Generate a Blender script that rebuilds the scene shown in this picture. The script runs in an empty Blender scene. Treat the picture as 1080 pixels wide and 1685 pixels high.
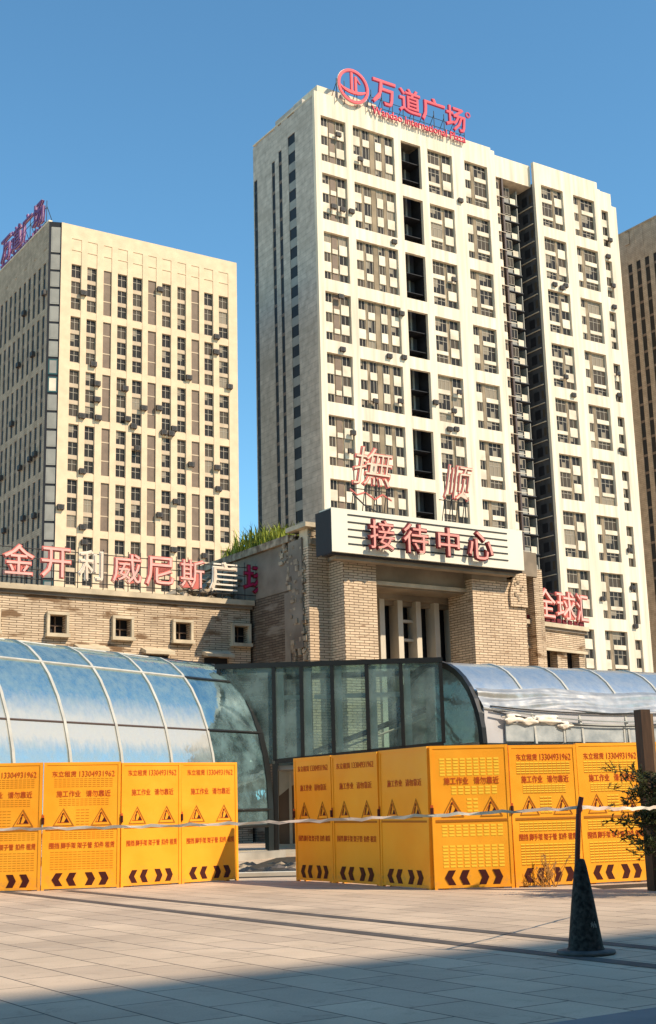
import bpy, bmesh, math, random
from mathutils import Vector, Matrix
R = math.radians
rnd = random.Random(7)
sc = bpy.context.scene
COL = sc.collection

# ------------------------------------------------------------------ camera
FPX, PIT, ROL, YAW, EYE = 2130.35, R(12.8766), R(-1.4912), R(33.4238), 1.2
_cp, _sp, _cr, _sr = math.cos(PIT), math.sin(PIT), math.cos(ROL), math.sin(ROL)
FW = Vector((0, _cp, _sp)); _u0 = Vector((0, -_sp, _cp)); _r0 = Vector((1, 0, 0))
RT = _cr * _r0 + _sr * _u0; UP = -_sr * _r0 + _cr * _u0
cd = bpy.data.cameras.new('camera'); cam = bpy.data.objects.new('camera', cd); COL.objects.link(cam)
cam.matrix_world = Matrix(((RT.x, UP.x, -FW.x, 0), (RT.y, UP.y, -FW.y, 0), (RT.z, UP.z, -FW.z, EYE), (0, 0, 0, 1)))
cd.sensor_fit = 'HORIZONTAL'; cd.sensor_width = 36; cd.lens = FPX / 1080 * 36
cd.clip_start = .1; cd.clip_end = 4000
sc.camera = cam

# ------------------------------------------------------------------ light
SUN_EL = R(42); SUN_H = Vector((.88, -.475))
SUN = Vector((SUN_H.x * math.cos(SUN_EL), SUN_H.y * math.cos(SUN_EL), math.sin(SUN_EL)))
w = bpy.data.worlds.new('World'); sc.world = w; w.use_nodes = True
nt = w.node_tree; bg = nt.nodes['Background']
sky = nt.nodes.new('ShaderNodeTexSky'); sky.sky_type = 'NISHITA'; sky.sun_disc = False
sky.sun_elevation = SUN_EL; sky.sun_rotation = math.atan2(SUN_H.x, SUN_H.y)
sky.air_density = 1.0; sky.dust_density = .0; sky.ozone_density = .7
tint = nt.nodes.new('ShaderNodeMix'); tint.data_type = 'RGBA'; tint.blend_type = 'MULTIPLY'; tint.inputs[0].default_value = 1; tint.inputs[7].default_value = (.60, .98, 1.07, 1)
nt.links.new(sky.outputs[0], tint.inputs[6]); nt.links.new(tint.outputs[2], bg.inputs[0]); bg.inputs[1].default_value = .15
sl = bpy.data.lights.new('sun', 'SUN'); sl.energy = 4.7; sl.angle = R(.5); sl.color = (1, .845, .645)
so = bpy.data.objects.new('sun', sl); COL.objects.link(so)
so.rotation_euler = SUN.to_track_quat('Z', 'Y').to_euler(); so.location = (60, -60, 120)
sc.view_settings.view_transform = 'Standard'; sc.view_settings.look = 'None'
sc.view_settings.exposure = .32; sc.view_settings.gamma = 1
sc.cycles.max_bounces = 8; sc.cycles.transparent_max_bounces = 16
sc.cycles.use_denoising = True

def at_depth(x, y, Y):
    d = FW + RT * ((x - 540) / FPX) + UP * ((842.5 - y) / FPX)
    return Vector((0, 0, EYE)) + d * (Y / d.y)
def proj(p):
    v = p - Vector((0, 0, EYE)); z = v.dot(FW)
    return 540 + FPX * v.dot(RT) / z, 842.5 - FPX * v.dot(UP) / z

# ------------------------------------------------------------------ materials
def mat(name, col, rough=.7, var=.0, vscale=2., spec=.3, metal=0., bump=0., bscale=20., alt=None, stretch=None, det=4):
    m = bpy.data.materials.new(name); m.use_nodes = True; n = m.node_tree; b = n.nodes['Principled BSDF']
    b.inputs['Base Color'].default_value = (*col, 1); b.inputs['Roughness'].default_value = rough
    b.inputs['Specular IOR Level'].default_value = spec; b.inputs['Metallic'].default_value = metal
    tc = n.nodes.new('ShaderNodeTexCoord'); mp = n.nodes.new('ShaderNodeMapping')
    if stretch: mp.inputs['Scale'].default_value = stretch
    n.links.new(tc.outputs['Object'], mp.inputs[0])
    if var or alt:
        ns = n.nodes.new('ShaderNodeTexNoise'); ns.inputs['Scale'].default_value = vscale; ns.inputs['Detail'].default_value = det
        n.links.new(mp.outputs[0], ns.inputs['Vector'])
        cr = n.nodes.new('ShaderNodeValToRGB'); cr.color_ramp.elements[0].position = .32; cr.color_ramp.elements[1].position = .68
        a = alt if alt else tuple(c * (1 - var) for c in col); c2 = col if alt else tuple(min(1, c * (1 + var * .6)) for c in col)
        cr.color_ramp.elements[0].color = (*a, 1); cr.color_ramp.elements[1].color = (*c2, 1)
        n.links.new(ns.outputs[0], cr.inputs[0]); n.links.new(cr.outputs[0], b.inputs['Base Color'])
    if bump:
        n2 = n.nodes.new('ShaderNodeTexNoise'); n2.inputs['Scale'].default_value = bscale; n2.inputs['Detail'].default_value = 5
        bp = n.nodes.new('ShaderNodeBump'); bp.inputs['Strength'].default_value = bump; bp.inputs['Distance'].default_value = .02
        n.links.new(mp.outputs[0], n2.inputs['Vector']); n.links.new(n2.outputs[0], bp.inputs['Height']); n.links.new(bp.outputs[0], b.inputs['Normal'])
    return m

def wallvec(n, rot=0):
    """(x+y, z) of the object's own axes: courses run level round every upright face"""
    tc = n.nodes.new('ShaderNodeTexCoord'); sp = n.nodes.new('ShaderNodeSeparateXYZ'); n.links.new(tc.outputs['Object'], sp.inputs[0])
    ad = n.nodes.new('ShaderNodeMath'); n.links.new(sp.outputs[0], ad.inputs[0]); n.links.new(sp.outputs[1], ad.inputs[1])
    cb = n.nodes.new('ShaderNodeCombineXYZ'); n.links.new(ad.outputs[0], cb.inputs[0]); n.links.new(sp.outputs[2], cb.inputs[1])
    return cb.outputs[0], tc.outputs['Object']

def brick_mat(name, c1, c2, mortar, bw, rh, ms=.012, rough=.85, patch=None, pscale=.5, pp=(.5, .6), bump=.5, irregular=.0, var=.25):
    m = bpy.data.materials.new(name); m.use_nodes = True; n = m.node_tree; b = n.nodes['Principled BSDF']
    b.inputs['Roughness'].default_value = rough; b.inputs['Specular IOR Level'].default_value = .2
    vec, obj = wallvec(n)
    if irregular:
        nz = n.nodes.new('ShaderNodeTexNoise'); nz.inputs['Scale'].default_value = 1.3; n.links.new(obj, nz.inputs['Vector'])
        mx0 = n.nodes.new('ShaderNodeVectorMath'); mx0.operation = 'MULTIPLY_ADD'; mx0.inputs[1].default_value = (irregular, irregular, 0)
        n.links.new(nz.outputs[1], mx0.inputs[0]); n.links.new(vec, mx0.inputs[2]); vec = mx0.outputs[0]
    br = n.nodes.new('ShaderNodeTexBrick'); br.inputs['Scale'].default_value = 1
    br.inputs['Color1'].default_value = (*c1, 1); br.inputs['Color2'].default_value = (*c2, 1); br.inputs['Mortar'].default_value = (*mortar, 1)
    br.inputs['Brick Width'].default_value = bw; br.inputs['Row Height'].default_value = rh; br.inputs['Mortar Size'].default_value = ms
    br.inputs['Mortar Smooth'].default_value = .2; br.inputs['Bias'].default_value = -.1
    n.links.new(vec, br.inputs['Vector']); out = br.outputs[0]
    ns = n.nodes.new('ShaderNodeTexNoise'); ns.inputs['Scale'].default_value = .8; ns.inputs['Detail'].default_value = 6
    n.links.new(obj, ns.inputs['Vector'])
    mr = n.nodes.new('ShaderNodeMapRange'); mr.inputs[1].default_value = .3; mr.inputs[2].default_value = .7; mr.inputs[3].default_value = 1 - var; mr.inputs[4].default_value = 1 + var * .5
    n.links.new(ns.outputs[0], mr.inputs[0])
    mu = n.nodes.new('ShaderNodeMix'); mu.data_type = 'RGBA'; mu.blend_type = 'MULTIPLY'; mu.inputs[0].default_value = 1
    n.links.new(out, mu.inputs[6]); n.links.new(mr.outputs[0], mu.inputs[7]); out = mu.outputs[2]
    if patch:
        n3 = n.nodes.new('ShaderNodeTexNoise'); n3.inputs['Scale'].default_value = pscale; n3.inputs['Detail'].default_value = 7; mp3 = n.nodes.new('ShaderNodeMapping'); mp3.inputs['Scale'].default_value = (1, 1, 3.2); n.links.new(obj, mp3.inputs[0]); n.links.new(mp3.outputs[0], n3.inputs['Vector'])
        cr = n.nodes.new('ShaderNodeValToRGB'); cr.color_ramp.elements[0].position = pp[0]; cr.color_ramp.elements[1].position = pp[1]; n.links.new(n3.outputs[0], cr.inputs[0])
        mx = n.nodes.new('ShaderNodeMix'); mx.data_type = 'RGBA'; n.links.new(cr.outputs[0], mx.inputs[0]); n.links.new(out, mx.inputs[6]); mx.inputs[7].default_value = (*patch, 1); out = mx.outputs[2]
    n.links.new(out, b.inputs['Base Color'])
    bp = n.nodes.new('ShaderNodeBump'); bp.inputs['Strength'].default_value = bump; bp.inputs['Distance'].default_value = .03; bp.invert = True
    n.links.new(br.outputs[1], bp.inputs['Height']); n.links.new(bp.outputs[0], b.inputs['Normal'])
    return m

def glass_mat(name, tint, film=None, film_amt=.0, rough=.06, fscale=1.5, frough=.35, gloss_tint=(1, 1, 1), fmetal=0., band=None):
    """thin pane: clear tinted sheet with a Fresnel reflection; optionally dusty film or a milky tone on it in patches"""
    m = bpy.data.materials.new(name); m.use_nodes = True; n = m.node_tree
    for x in list(n.nodes):
        if x.type != 'OUTPUT_MATERIAL': n.nodes.remove(x)
    out = [x for x in n.nodes if x.type == 'OUTPUT_MATERIAL'][0]
    tr = n.nodes.new('ShaderNodeBsdfTransparent'); tr.inputs[0].default_value = (*tint, 1)
    gl = n.nodes.new('ShaderNodeBsdfGlossy'); gl.inputs['Roughness'].default_value = rough; gl.inputs['Color'].default_value = (*gloss_tint, 1)
    fr = n.nodes.new('ShaderNodeFresnel'); fr.inputs[0].default_value = 1.6
    mx = n.nodes.new('ShaderNodeMixShader'); n.links.new(fr.outputs[0], mx.inputs[0]); n.links.new(tr.outputs[0], mx.inputs[1]); n.links.new(gl.outputs[0], mx.inputs[2])
    res = mx.outputs[0]
    if film:
        pb = n.nodes.new('ShaderNodeBsdfPrincipled'); pb.inputs['Base Color'].default_value = (*film, 1); pb.inputs['Roughness'].default_value = frough; pb.inputs['Specular IOR Level'].default_value = .8; pb.inputs['Metallic'].default_value = fmetal
        tc = n.nodes.new('ShaderNodeTexCoord'); ns = n.nodes.new('ShaderNodeTexNoise'); ns.inputs['Scale'].default_value = fscale; ns.inputs['Detail'].default_value = 8; ns.inputs['Roughness'].default_value = .65
        n.links.new(tc.outputs['Object'], ns.inputs['Vector'])
        mr = n.nodes.new('ShaderNodeMapRange'); mr.inputs[1].default_value = .35; mr.inputs[2].default_value = .62; mr.inputs[3].default_value = film_amt - .22; mr.inputs[4].default_value = min(1, film_amt + .2)
        n.links.new(ns.outputs[0], mr.inputs[0])
        m2 = n.nodes.new('ShaderNodeMixShader'); n.links.new(mr.outputs[0], m2.inputs[0]); n.links.new(res, m2.inputs[1]); n.links.new(pb.outputs[0], m2.inputs[2]); res = m2.outputs[0]
        n4 = n.nodes.new('ShaderNodeTexNoise'); n4.inputs['Scale'].default_value = 2.5; n4.inputs['Detail'].default_value = 3; n.links.new(tc.outputs['Object'], n4.inputs['Vector'])
        bp = n.nodes.new('ShaderNodeBump'); bp.inputs['Strength'].default_value = .25; bp.inputs['Distance'].default_value = .03; n.links.new(n4.outputs[0], bp.inputs['Height'])
        n.links.new(bp.outputs[0], pb.inputs['Normal']); n.links.new(bp.outputs[0], gl.inputs['Normal'])
    if band:
        sx = n.nodes.new('ShaderNodeSeparateXYZ'); n.links.new(tc.outputs['Object'], sx.inputs[0])
        n5 = n.nodes.new('ShaderNodeTexNoise'); n5.inputs['Scale'].default_value = 6; n5.inputs['Detail'].default_value = 9; n5.inputs['Roughness'].default_value = .7; n.links.new(tc.outputs['Object'], n5.inputs['Vector'])
        ma = n.nodes.new('ShaderNodeMath'); ma.operation = 'MULTIPLY_ADD'; ma.inputs[1].default_value = .7; mp5 = n.nodes.new('ShaderNodeMapping'); mp5.inputs['Scale'].default_value = (1.6, 1.6, .45); n.links.new(tc.outputs['Object'], mp5.inputs[0]); n.links.new(mp5.outputs[0], n5.inputs['Vector']); n.links.new(n5.outputs[0], ma.inputs[0]); n.links.new(sx.outputs[2], ma.inputs[2])
        rp = n.nodes.new('ShaderNodeValToRGB'); e_ = rp.color_ramp.elements; rp.color_ramp.interpolation = 'LINEAR'
        mr2 = n.nodes.new('ShaderNodeMapRange'); mr2.inputs[1].default_value = 2.0; mr2.inputs[2].default_value = 5.0; n.links.new(ma.outputs[0], mr2.inputs[0]); n.links.new(mr2.outputs[0], rp.inputs[0])
        e_[0].position = .28; e_[0].color = (.22, .22, .22, 1); e_[1].position = .72; e_[1].color = (0, 0, 0, 1)
        q1 = rp.color_ramp.elements.new(.39); q1.color = (.78, .78, .78, 1); q2 = rp.color_ramp.elements.new(.52); q2.color = (.70, .70, .70, 1)
        pb2 = n.nodes.new('ShaderNodeBsdfPrincipled'); pb2.inputs['Base Color'].default_value = (*band, 1); pb2.inputs['Roughness'].default_value = .4
        m3 = n.nodes.new('ShaderNodeMixShader'); n.links.new(rp.outputs[0], m3.inputs[0]); n.links.new(res, m3.inputs[1]); n.links.new(pb2.outputs[0], m3.inputs[2]); res = m3.outputs[0]
    n.links.new(res, out.inputs[0])
    return m

def paving_mat():
    m = bpy.data.materials.new('paving_slabs'); m.use_nodes = True; n = m.node_tree; b = n.nodes['Principled BSDF']
    b.inputs['Specular IOR Level'].default_value = .25
    tc = n.nodes.new('ShaderNodeTexCoord'); mp = n.nodes.new('ShaderNodeMapping'); mp.inputs['Rotation'].default_value = (0, 0, -(YAW + R(90)))
    n.links.new(tc.outputs['Object'], mp.inputs[0])
    br = n.nodes.new('ShaderNodeTexBrick'); br.inputs['Scale'].default_value = 1; br.inputs['Brick Width'].default_value = .9; br.inputs['Row Height'].default_value = .45
    br.inputs['Mortar Size'].default_value = .008; br.inputs['Mortar Smooth'].default_value = .3
    br.inputs['Color1'].default_value = (.62, .475, .34, 1); br.inputs['Color2'].default_value = (.51, .39, .285, 1); br.inputs['Mortar'].default_value = (.10, .085, .07, 1)
    n.links.new(mp.outputs[0], br.inputs['Vector'])
    ns = n.nodes.new('ShaderNodeTexNoise'); ns.inputs['Scale'].default_value = .55; ns.inputs['Detail'].default_value = 9; ns.inputs['Roughness'].default_value = .62
    n.links.new(tc.outputs['Object'], ns.inputs['Vector'])
    mr = n.nodes.new('ShaderNodeMapRange'); mr.inputs[1].default_value = .3; mr.inputs[2].default_value = .72; mr.inputs[3].default_value = .74; mr.inputs[4].default_value = 1.12
    n.links.new(ns.outputs[0], mr.inputs[0])
    mu = n.nodes.new('ShaderNodeMix'); mu.data_type = 'RGBA'; mu.blend_type = 'MULTIPLY'; mu.inputs[0].default_value = 1
    n.links.new(br.outputs[0], mu.inputs[6]); n.links.new(mr.outputs[0], mu.inputs[7])
    st = n.nodes.new('ShaderNodeTexNoise'); st.inputs['Scale'].default_value = 2.6; st.inputs['Detail'].default_value = 10; st.inputs['Roughness'].default_value = .75; st.inputs['Distortion'].default_value = .6; n.links.new(tc.outputs['Object'], st.inputs['Vector'])
    ms = n.nodes.new('ShaderNodeMapRange'); ms.inputs[1].default_value = .56; ms.inputs[2].default_value = .70; ms.inputs[3].default_value = 1; ms.inputs[4].default_value = .70; n.links.new(st.outputs[0], ms.inputs[0])
    mu3 = n.nodes.new('ShaderNodeMix'); mu3.data_type = 'RGBA'; mu3.blend_type = 'MULTIPLY'; mu3.inputs[0].default_value = 1; n.links.new(mu.outputs[2], mu3.inputs[6]); n.links.new(ms.outputs[0], mu3.inputs[7]); mu = mu3
    n2 = n.nodes.new('ShaderNodeTexNoise'); n2.inputs['Scale'].default_value = 60; n2.inputs['Detail'].default_value = 3; n.links.new(tc.outputs['Object'], n2.inputs['Vector'])
    m2 = n.nodes.new('ShaderNodeMapRange'); m2.inputs[3].default_value = .82; m2.inputs[4].default_value = 1.16; n.links.new(n2.outputs[0], m2.inputs[0])
    mu2 = n.nodes.new('ShaderNodeMix'); mu2.data_type = 'RGBA'; mu2.blend_type = 'MULTIPLY'; mu2.inputs[0].default_value = 1
    n.links.new(mu.outputs[2], mu2.inputs[6]); n.links.new(m2.outputs[0], mu2.inputs[7])
    n.links.new(mu2.outputs[2], b.inputs['Base Color']); b.inputs['Roughness'].default_value = .8
    bp = n.nodes.new('ShaderNodeBump'); bp.inputs['Strength'].default_value = .6; bp.inputs['Distance'].default_value = .012; bp.invert = True
    n.links.new(br.outputs[1], bp.inputs['Height']); n.links.new(bp.outputs[0], b.inputs['Normal'])
    return m

M = {}
M['cream'] = mat('cream_render', (.78, .66, .50), .85, .24, 1.1, spec=.15, bump=.2, bscale=3, stretch=(1, 1, .055), det=7)
M['cream2'] = mat('cream_spandrel', (.74, .63, .48), .85, .25, .35, spec=.15)
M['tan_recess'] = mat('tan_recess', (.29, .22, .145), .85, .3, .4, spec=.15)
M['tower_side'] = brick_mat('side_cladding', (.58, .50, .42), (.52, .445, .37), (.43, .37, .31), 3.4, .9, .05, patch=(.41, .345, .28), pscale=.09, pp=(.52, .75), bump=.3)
M['yellow_wall'] = mat('ochre_wall', (.70, .53, .35), .85, .10, .6, spec=.15, bump=.15, bscale=3)
M['yellow_recess'] = mat('ochre_recess', (.55, .42, .29), .85, .15, .4, spec=.15)
M['louvre'] = mat('brown_louvre', (.19, .13, .09), .6, .15, 1.)
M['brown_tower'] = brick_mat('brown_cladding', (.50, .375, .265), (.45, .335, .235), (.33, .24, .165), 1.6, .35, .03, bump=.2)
M['dark'] = mat('dark_void', (.018, .018, .022), .6, .3, .6)
M['darkgrey'] = mat('dark_grey_paint', (.05, .05, .055), .6, .3, .5)
M['slot_side'] = mat('slot_side_shade', (.075, .072, .075), .7, .3, .8)  # shade of the recess put into the side wall's dark colour
M['grey_panel'] = mat('grey_panel', (.30, .28, .24), .5, .15, .5)
M['winframe'] = mat('window_frame', (.40, .34, .26), .5)
M['pane_dark'] = mat('pane_dark', (.030, .026, .023), .3, spec=.12)
M['pane_mid'] = mat('pane_mid', (.075, .058, .042), .35, spec=.12)
M['pane_light'] = mat('pane_curtained', (.26, .21, .15), .4, spec=.15)
M['pane_green'] = mat('pane_green', (.04, .09, .08), .15, spec=.5)
M['ac'] = mat('ac_casing_shade', (.055, .045, .04), .6)  # casing near black: the units' shadows are in the colour
M['acfan'] = mat('ac_grille', (.02, .02, .02), .6)
M['pipe'] = mat('downpipe', (.10, .07, .06), .5)
M['brick'] = brick_mat('tan_stone_strips', (.72, .56, .39), (.56, .425, .29), (.20, .135, .085), .55, .085, .012, patch=(.22, .135, .075), pscale=.9, pp=(.58, .66), bump=.9, irregular=.05)
M['brick_pillar'] = brick_mat('pillar_strips', (.75, .57, .39), (.59, .44, .295), (.16, .10, .06), .42, .10, .012, patch=(.36, .24, .15), pscale=2.5, pp=(.64, .70), bump=.9, irregular=.03, var=.15)
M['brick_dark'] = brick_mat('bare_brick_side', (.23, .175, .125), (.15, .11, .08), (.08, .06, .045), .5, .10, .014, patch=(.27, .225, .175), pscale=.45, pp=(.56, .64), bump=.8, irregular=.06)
M['plaster'] = mat('stained_plaster', (.30, .255, .20), .9, .35, .7, bump=.6, bscale=6, alt=(.16, .125, .095))
M['stone_trim'] = mat('stone_trim', (.60, .50, .35), .8, .25, 1.5, bump=.3, bscale=8)
M['rough_stone'] = mat('broken_stone', (.50, .40, .28), .9, .5, 3., bump=.9, bscale=6, alt=(.13, .09, .06))
M['lintel'] = mat('brown_lintel', (.30, .24, .17), .8, .3, 1., bump=.2)
M['door_frame'] = mat('door_frame', (.62, .56, .45), .5, .12, 1.)
M['sign_white'] = mat('sign_white', (.80, .76, .62), .55, .05, .5, spec=.25)
M['sign_line'] = mat('sign_groove', (.03, .03, .03), .6)
M['sign_side'] = mat('sign_return_shade', (.035, .03, .03), .7)  # shade on the board's return put in as near black
M['pink'] = mat('faded_red_face', (.80, .33, .28), .6, .15, 2.)
M['pinkline'] = mat('red_outline', (.62, .16, .13), .6)
M['pinkface'] = mat('pale_pink_face', (.85, .46, .40), .6, .12, 2.)
M['faded'] = mat('faded_cream_face', (.78, .62, .48), .6, .15, 2.)
M['darkred'] = mat('dark_red_side', (.16, .015, .02), .6)
M['red'] = mat('red_letter', (.78, .06, .08), .5, .15, .5)
M['crimson'] = mat('crimson_edge', (.42, .02, .09), .5)
M['whitish'] = mat('whitish_letter', (.82, .74, .62), .5)
M['pinkpale'] = mat('pale_pink_edge', (.62, .42, .50), .5)
M['purple'] = mat('shade_purple_letter', (.17, .05, .17), .5)  # purple carries the shade on the side-facing letters
M['steel'] = mat('dark_steel', (.035, .032, .03), .5)
M['grass'] = mat('roof_grass', (.36, .38, .04), .7, alt=(.16, .20, .025), vscale=2.)
M['grass_dark'] = mat('weed_green', (.13, .17, .02), .7, .3, 2.)
M['rubble'] = mat('rubble', (.40, .32, .22), .9, .4, 3.)
def panel_mat():
    m = mat('yellow_panel', (.93, .385, .018), .45, .0, 1., spec=.35); n = m.node_tree; b = n.nodes['Principled BSDF']
    tc = n.nodes.new('ShaderNodeTexCoord'); oi = n.nodes.new('ShaderNodeObjectInfo')
    va = n.nodes.new('ShaderNodeVectorMath'); va.operation = 'ADD'; n.links.new(tc.outputs['Object'], va.inputs[0]); n.links.new(oi.outputs['Location'], va.inputs[1])
    n1 = n.nodes.new('ShaderNodeTexNoise'); n1.inputs['Scale'].default_value = 1.1; n1.inputs['Detail'].default_value = 6; n.links.new(va.outputs[0], n1.inputs['Vector'])
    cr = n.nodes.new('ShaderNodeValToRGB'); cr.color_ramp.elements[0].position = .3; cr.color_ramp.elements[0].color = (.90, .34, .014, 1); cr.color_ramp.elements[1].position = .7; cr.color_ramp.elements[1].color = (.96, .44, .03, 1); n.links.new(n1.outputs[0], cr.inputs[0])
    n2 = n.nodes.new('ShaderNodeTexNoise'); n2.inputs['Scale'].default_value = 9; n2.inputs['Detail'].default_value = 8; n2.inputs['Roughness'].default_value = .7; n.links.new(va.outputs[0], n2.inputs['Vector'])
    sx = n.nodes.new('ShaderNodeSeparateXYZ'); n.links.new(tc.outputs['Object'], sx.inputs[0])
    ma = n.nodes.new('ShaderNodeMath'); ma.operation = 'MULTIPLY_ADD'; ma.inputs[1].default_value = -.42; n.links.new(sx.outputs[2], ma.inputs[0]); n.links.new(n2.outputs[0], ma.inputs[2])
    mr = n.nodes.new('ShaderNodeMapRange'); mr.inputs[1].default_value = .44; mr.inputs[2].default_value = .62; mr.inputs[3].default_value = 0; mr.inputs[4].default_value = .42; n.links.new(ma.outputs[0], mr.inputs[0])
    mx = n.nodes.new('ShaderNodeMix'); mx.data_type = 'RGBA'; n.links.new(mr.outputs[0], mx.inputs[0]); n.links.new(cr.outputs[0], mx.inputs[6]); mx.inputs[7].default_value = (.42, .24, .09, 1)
    n.links.new(mx.outputs[2], b.inputs['Base Color'])
    n3 = n.nodes.new('ShaderNodeTexNoise'); n3.inputs['Scale'].default_value = 1.7; n3.inputs['Detail'].default_value = 2; n.links.new(va.outputs[0], n3.inputs['Vector'])
    bp = n.nodes.new('ShaderNodeBump'); bp.inputs['Strength'].default_value = .55; bp.inputs['Distance'].default_value = .05; n.links.new(n3.outputs[0], bp.inputs['Height']); n.links.new(bp.outputs[0], b.inputs['Normal'])
    return m
M['yellow'] = panel_mat()
M['slot_lit'] = mat('slot_lit', (.95, .60, .05), .5)  # sunlight through the slots put in as a lighter yellow
M['slot_dark'] = mat('slot_dark', (.52, .20, .008), .6)
M['seam'] = mat('panel_seam', (.40, .14, .01), .6)
M['redprint'] = mat('red_print', (.52, .085, .014), .6)
M['maroon'] = mat('maroon_print', (.055, .006, .004), .6)
M['black_frame'] = mat('black_frame', (.012, .013, .013), .35, spec=.5)
M['rib'] = mat('grey_white_rib', (.50, .49, .44), .4, .15, 3.)
M['tubew'] = mat('white_tube', (.80, .82, .78), .5)
M['glass'] = glass_mat('teal_glass', (.60, .77, .75), film=(.28, .40, .39), film_amt=.27, fscale=.9, gloss_tint=(.75, .9, .9))  # milky film tone stands in for reflections on the gallery panes
M['glass_end'] = glass_mat('clear_teal_glass', (.40, .58, .60), film=(.20, .32, .33), film_amt=.3, fscale=1.8, gloss_tint=(.42, .55, .55))
M['film'] = glass_mat('dusty_film_glass', (.36, .52, .56), film=(.27, .38, .39), film_amt=.48, fscale=5, frough=.32, fmetal=.4, band=(.50, .485, .44), gloss_tint=(.56, .76, .74))
M['film_r'] = glass_mat('silver_film', (.4, .5, .52), film=(.56, .58, .57), film_amt=.85, fscale=3, frough=.30, fmetal=.7, gloss_tint=(.8, .9, .9))
M['sheet'] = mat('plastic_sheet', (.52, .50, .46), .26, .25, 2.5, spec=.8, metal=.5, bump=.15, bscale=4)
M['greysheet'] = mat('grey_sheet_panel', (.50, .49, .50), .5, .2, 1., spec=.4)
M['mesh_panel'] = mat('smeared_panel', (.46, .48, .47), .4, alt=(.28, .31, .32), vscale=3.)
M['concrete'] = mat('concrete', (.38, .35, .30), .85, .25, 1.5, bump=.3)
M['pale_step'] = mat('pale_step', (.62, .56, .46), .8, .15, 2.)
M['debris_shade'] = mat('debris_black', (.02, .02, .02), .4)
M['cone'] = mat('black_rubber', (.010, .010, .010), .7, alt=(.050, .047, .042), vscale=30., spec=.12)
M['cone_base'] = mat('dusty_rubber', (.085, .083, .08), .7, .3, 9.)
M['pole'] = mat('dark_red_pole', (.075, .012, .010), .5, alt=(.035, .010, .009), vscale=8.)
M['scuff'] = mat('scuffed_label', (.22, .21, .19), .6)
M['tape'] = mat('warning_tape', (.76, .66, .52), .5, alt=(.70, .48, .38), vscale=1.4, det=0)
M['wood'] = mat('dark_wood', (.060, .032, .018), .6, .35, 3., stretch=(8, 8, 1))
M['wood2'] = mat('brown_wood', (.20, .13, .075), .6, .3, 3., stretch=(8, 8, 1))
M['leaf'] = mat('needle_dark', (.030, .045, .012), .6, alt=(.055, .060, .014), vscale=6.)
M['leaf2'] = mat('needle_olive', (.085, .085, .020), .6)
M['dry'] = mat('dry_stalk', (.42, .20, .05), .8)
M['paving'] = paving_mat()
M['strip'] = mat('dark_strip', (.10, .085, .075), .8, .3, 3.)
M['bluegrey'] = mat('blue_grey_band', (.20, .20, .20), .8, .2, 2.)
M['ground_shade'] = mat('dark_ground_shade', (.05, .04, .03), .95, .4, 9., bump=.6)  # dark colour standing in for shade on the ground
M['trunk'] = mat('bark', (.05, .035, .022), .9)

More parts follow.
